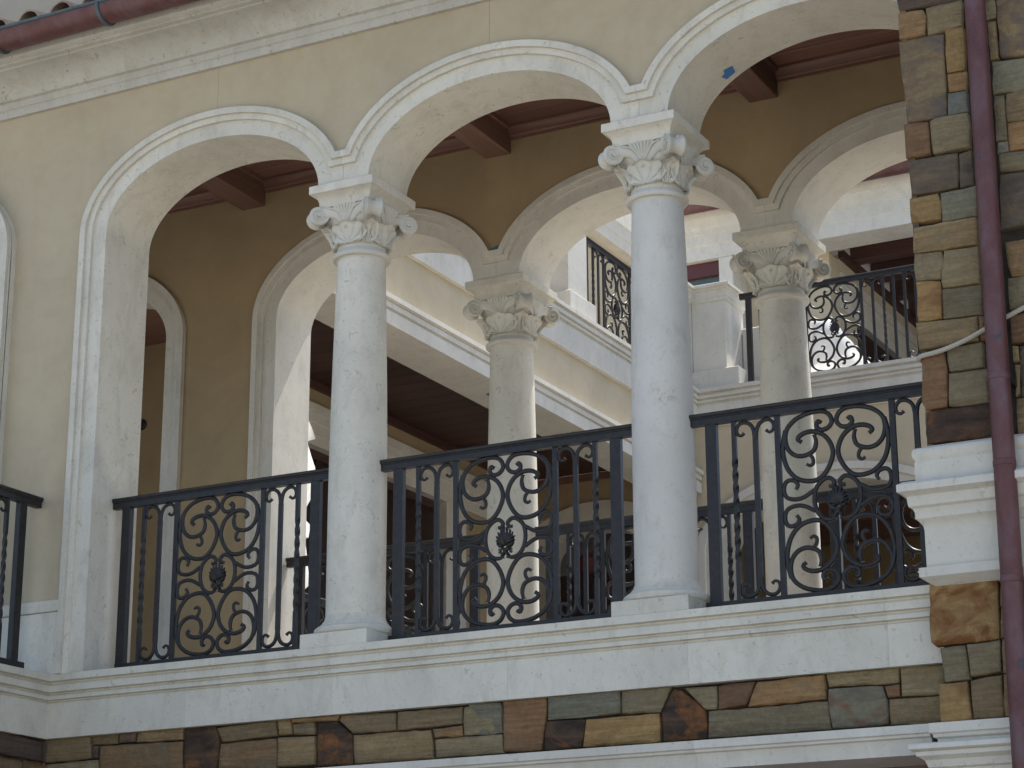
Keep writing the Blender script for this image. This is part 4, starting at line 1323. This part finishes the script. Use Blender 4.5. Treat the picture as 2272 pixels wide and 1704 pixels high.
# railings of the courtyard buildings
for i, yy in enumerate((3.6, 5.4, 7.2, 9.0)):
    make_rail(['wing porch railing seen in the dark beside the first front column', 'wing porch railing in the dark behind the middle bay', 'wing porch railing deeper in the dark porch behind the middle bay', 'wing porch railing nearest the far house'][i], (-2.40, yy, 0), -0.85, 0.85, STD, rot=PI / 2)
make_rail('upper wing railing beside a white stone pier seen left of the second front column', (-2.47, 9.30, 4.70), -1.0, 1.1, [('P', -0.9), ('P', -0.76), ('W', -0.577), ('Y', -0.453), ('|', -0.324), ('S', 0.0), ('|', 0.324), ('Y', 0.453), ('W', 0.577), ('|', 0.70), ('P', 0.95)], rot=PI / 2)
fe = [('P', -1.0), ('|', -0.865), ('W', -0.577), ('Y', -0.453), ('|', -0.324), ('S', 0.0), ('|', 0.324), ('Y', 0.453), ('W', 0.577), ('|', 0.692), ('|', 0.815), ('Y', 0.94), ('|', 1.06), ('S', 1.4), ('|', 1.72)]
make_rail('upper terrace railing of the far house beyond the right bay', (-0.72, 11.2, 4.778), -1.10, 2.0, fe)

# white sheet over a mound on the far terrace
mb = MB()
nx, ny_ = 30, 12
vs, fs = [], []
for i in range(nx + 1):
    x = -1.25 + 0.88 * i / nx
    ht = 0.93 if x < -1.05 else max(0.02, 0.93 - ((x + 1.05) / 0.66) ** 1.25 * 0.92)
    for j in range(ny_ + 1):
        t = j / ny_
        y = 11.60 + 0.30 * t + 0.05 * noise.noise(Vector((x * 5, t * 3, 7)))
        z = 4.785 + ht * math.sin(PI / 2 * t) ** 0.8 + 0.015 * noise.noise(Vector((x * 7, t * 5, 3)))
        vs.append((x + 0.03 * noise.noise(Vector((x * 8, z * 6, 1))), y, z))
for i in range(nx):
    for j in range(ny_):
        a = i * (ny_ + 1) + j
        fs.append((a, a + 1, a + ny_ + 2, a + ny_ + 1))
mb.add(vs, fs)
sh_ = mb.obj('white_sheet', M['plastic'], None, 60)
tag(sh_, 'bright white plastic sheeting standing behind the far terrace railing', 'sheet')

# hanging plastic beside the back arch jamb
def plast(pts, name):
    m_ = MB()
    n = len(pts)
    vs = []
    cols = 6
    for i, (xl, xr, z) in enumerate(pts):
        for j in range(cols + 1):
            t = j / cols
            x = xl + (xr - xl) * t
            vs.append((x, 2.88 + 0.03 * math.sin(x * 70 + z * 9) + 0.02 * noise.noise(Vector((x * 20, z * 6, 0))), z))
    fs = []
    for i in range(n - 1):
        for j in range(cols):
            a = i * (cols + 1) + j
            fs.append((a, a + 1, a + cols + 2, a + cols + 1))
    m_.add(vs, fs)
    return m_.obj(name, M['plastic'], None, 60)


ps = plast([(-2.34, -2.140, 2.52), (-2.34, -2.118, 2.42), (-2.34, -2.085, 2.31), (-2.34, -2.052, 2.225), (-2.34, -2.10, 2.218), (-2.34, -2.075, 2.10), (-2.34, -2.045, 1.99), (-2.34, -2.055, 1.85), (-2.34, -2.072, 1.75), (-2.34, -2.112, 1.66), (-2.34, -2.120, 1.61), (-2.34, -2.076, 1.55), (-2.34, -2.074, 1.45), (-2.34, -2.14, 1.49)], 'plastic_sheet')
tag(ps, 'translucent white plastic strip hanging beside the back arch jamb', 'plastic sheet')
ps2 = plast([(-2.34, -2.10, 1.40), (-2.34, -2.078, 1.34), (-2.34, -2.078, 1.10), (-2.34, -2.12, 1.03)], 'plastic_sheet')
tag(ps2, 'small torn piece of white plastic just below the back handrail', 'plastic sheet')

# bits of masking tape
def tape(pts, mat, lab):
    m_ = MB()
    n = len(pts)
    vs = [tuple(p) for p in pts] + [(p[0] + 0.0, p[1] + 0.002, p[2] - 0.002) for p in pts]
    fs = [tuple(range(n)), tuple(range(n, 2 * n))[::-1]] + [(i, (i + 1) % n, (i + 1) % n + n, i + n) for i in range(n)]
    m_.add(vs, fs)
    o = m_.obj('masking_tape', mat, None, 0)
    return tag(o, lab, 'tape')


def intrados(xc, ang, y, off=0.003):
    a, b = A0 - off, B0 - off
    return (xc + a * math.cos(ang), y, ZS + b * math.sin(ang))


tape([intrados(3.0, R(132.0), 0.33), intrados(3.0, R(136.5), 0.31), intrados(3.0, R(137.5), 0.345), intrados(3.0, R(139.5), 0.35), intrados(3.0, R(138.5), 0.40), intrados(3.0, R(133.0), 0.40)], M['tape'], 'blue masking tape stuck on the underside of the right arch')
tape([(-2.55, 6.53, 3.607), (-2.50, 6.50, 3.607), (-2.46, 6.62, 3.60), (-2.50, 6.60, 3.604), (-2.49, 6.68, 3.59), (-2.53, 6.60, 3.604)], M['tape2'], 'torn teal tape hanging from the wing soffit beside the middle back column')
tape([(-0.035, Y2 - 0.04, 3.078), (0.035, Y2 - 0.04, 3.078), (0.045, Y2 - 0.04, 3.105), (0.01, Y2 - 0.035, 3.098), (-0.02, Y2 - 0.035, 3.09)], M['tape2'], 'scrap of dark teal tape on the notch above the middle back column')
rb = MB().lathe([(0.0, 0.0), (0.14, 0.0), (0.19, 0.10), (0.17, 0.26), (0.08, 0.34), (0.0, 0.36)], 14).obj('cloth_bundle', M['red'])
rb.location = (-3.55, 10.75, 2.75)
rb.scale = (0.7, 0.7, 0.8)
tag(rb, 'small red bundle in the shadow behind the middle back railing', 'bundle')
stn = MB().box(-3.80, -3.20, 10.55, 10.95, -0.02, 2.75).obj('dark_cabinet', M['wood_dark'])
tag(stn, 'tall dark cabinet under the red bundle deep in the porch', 'cabinet')
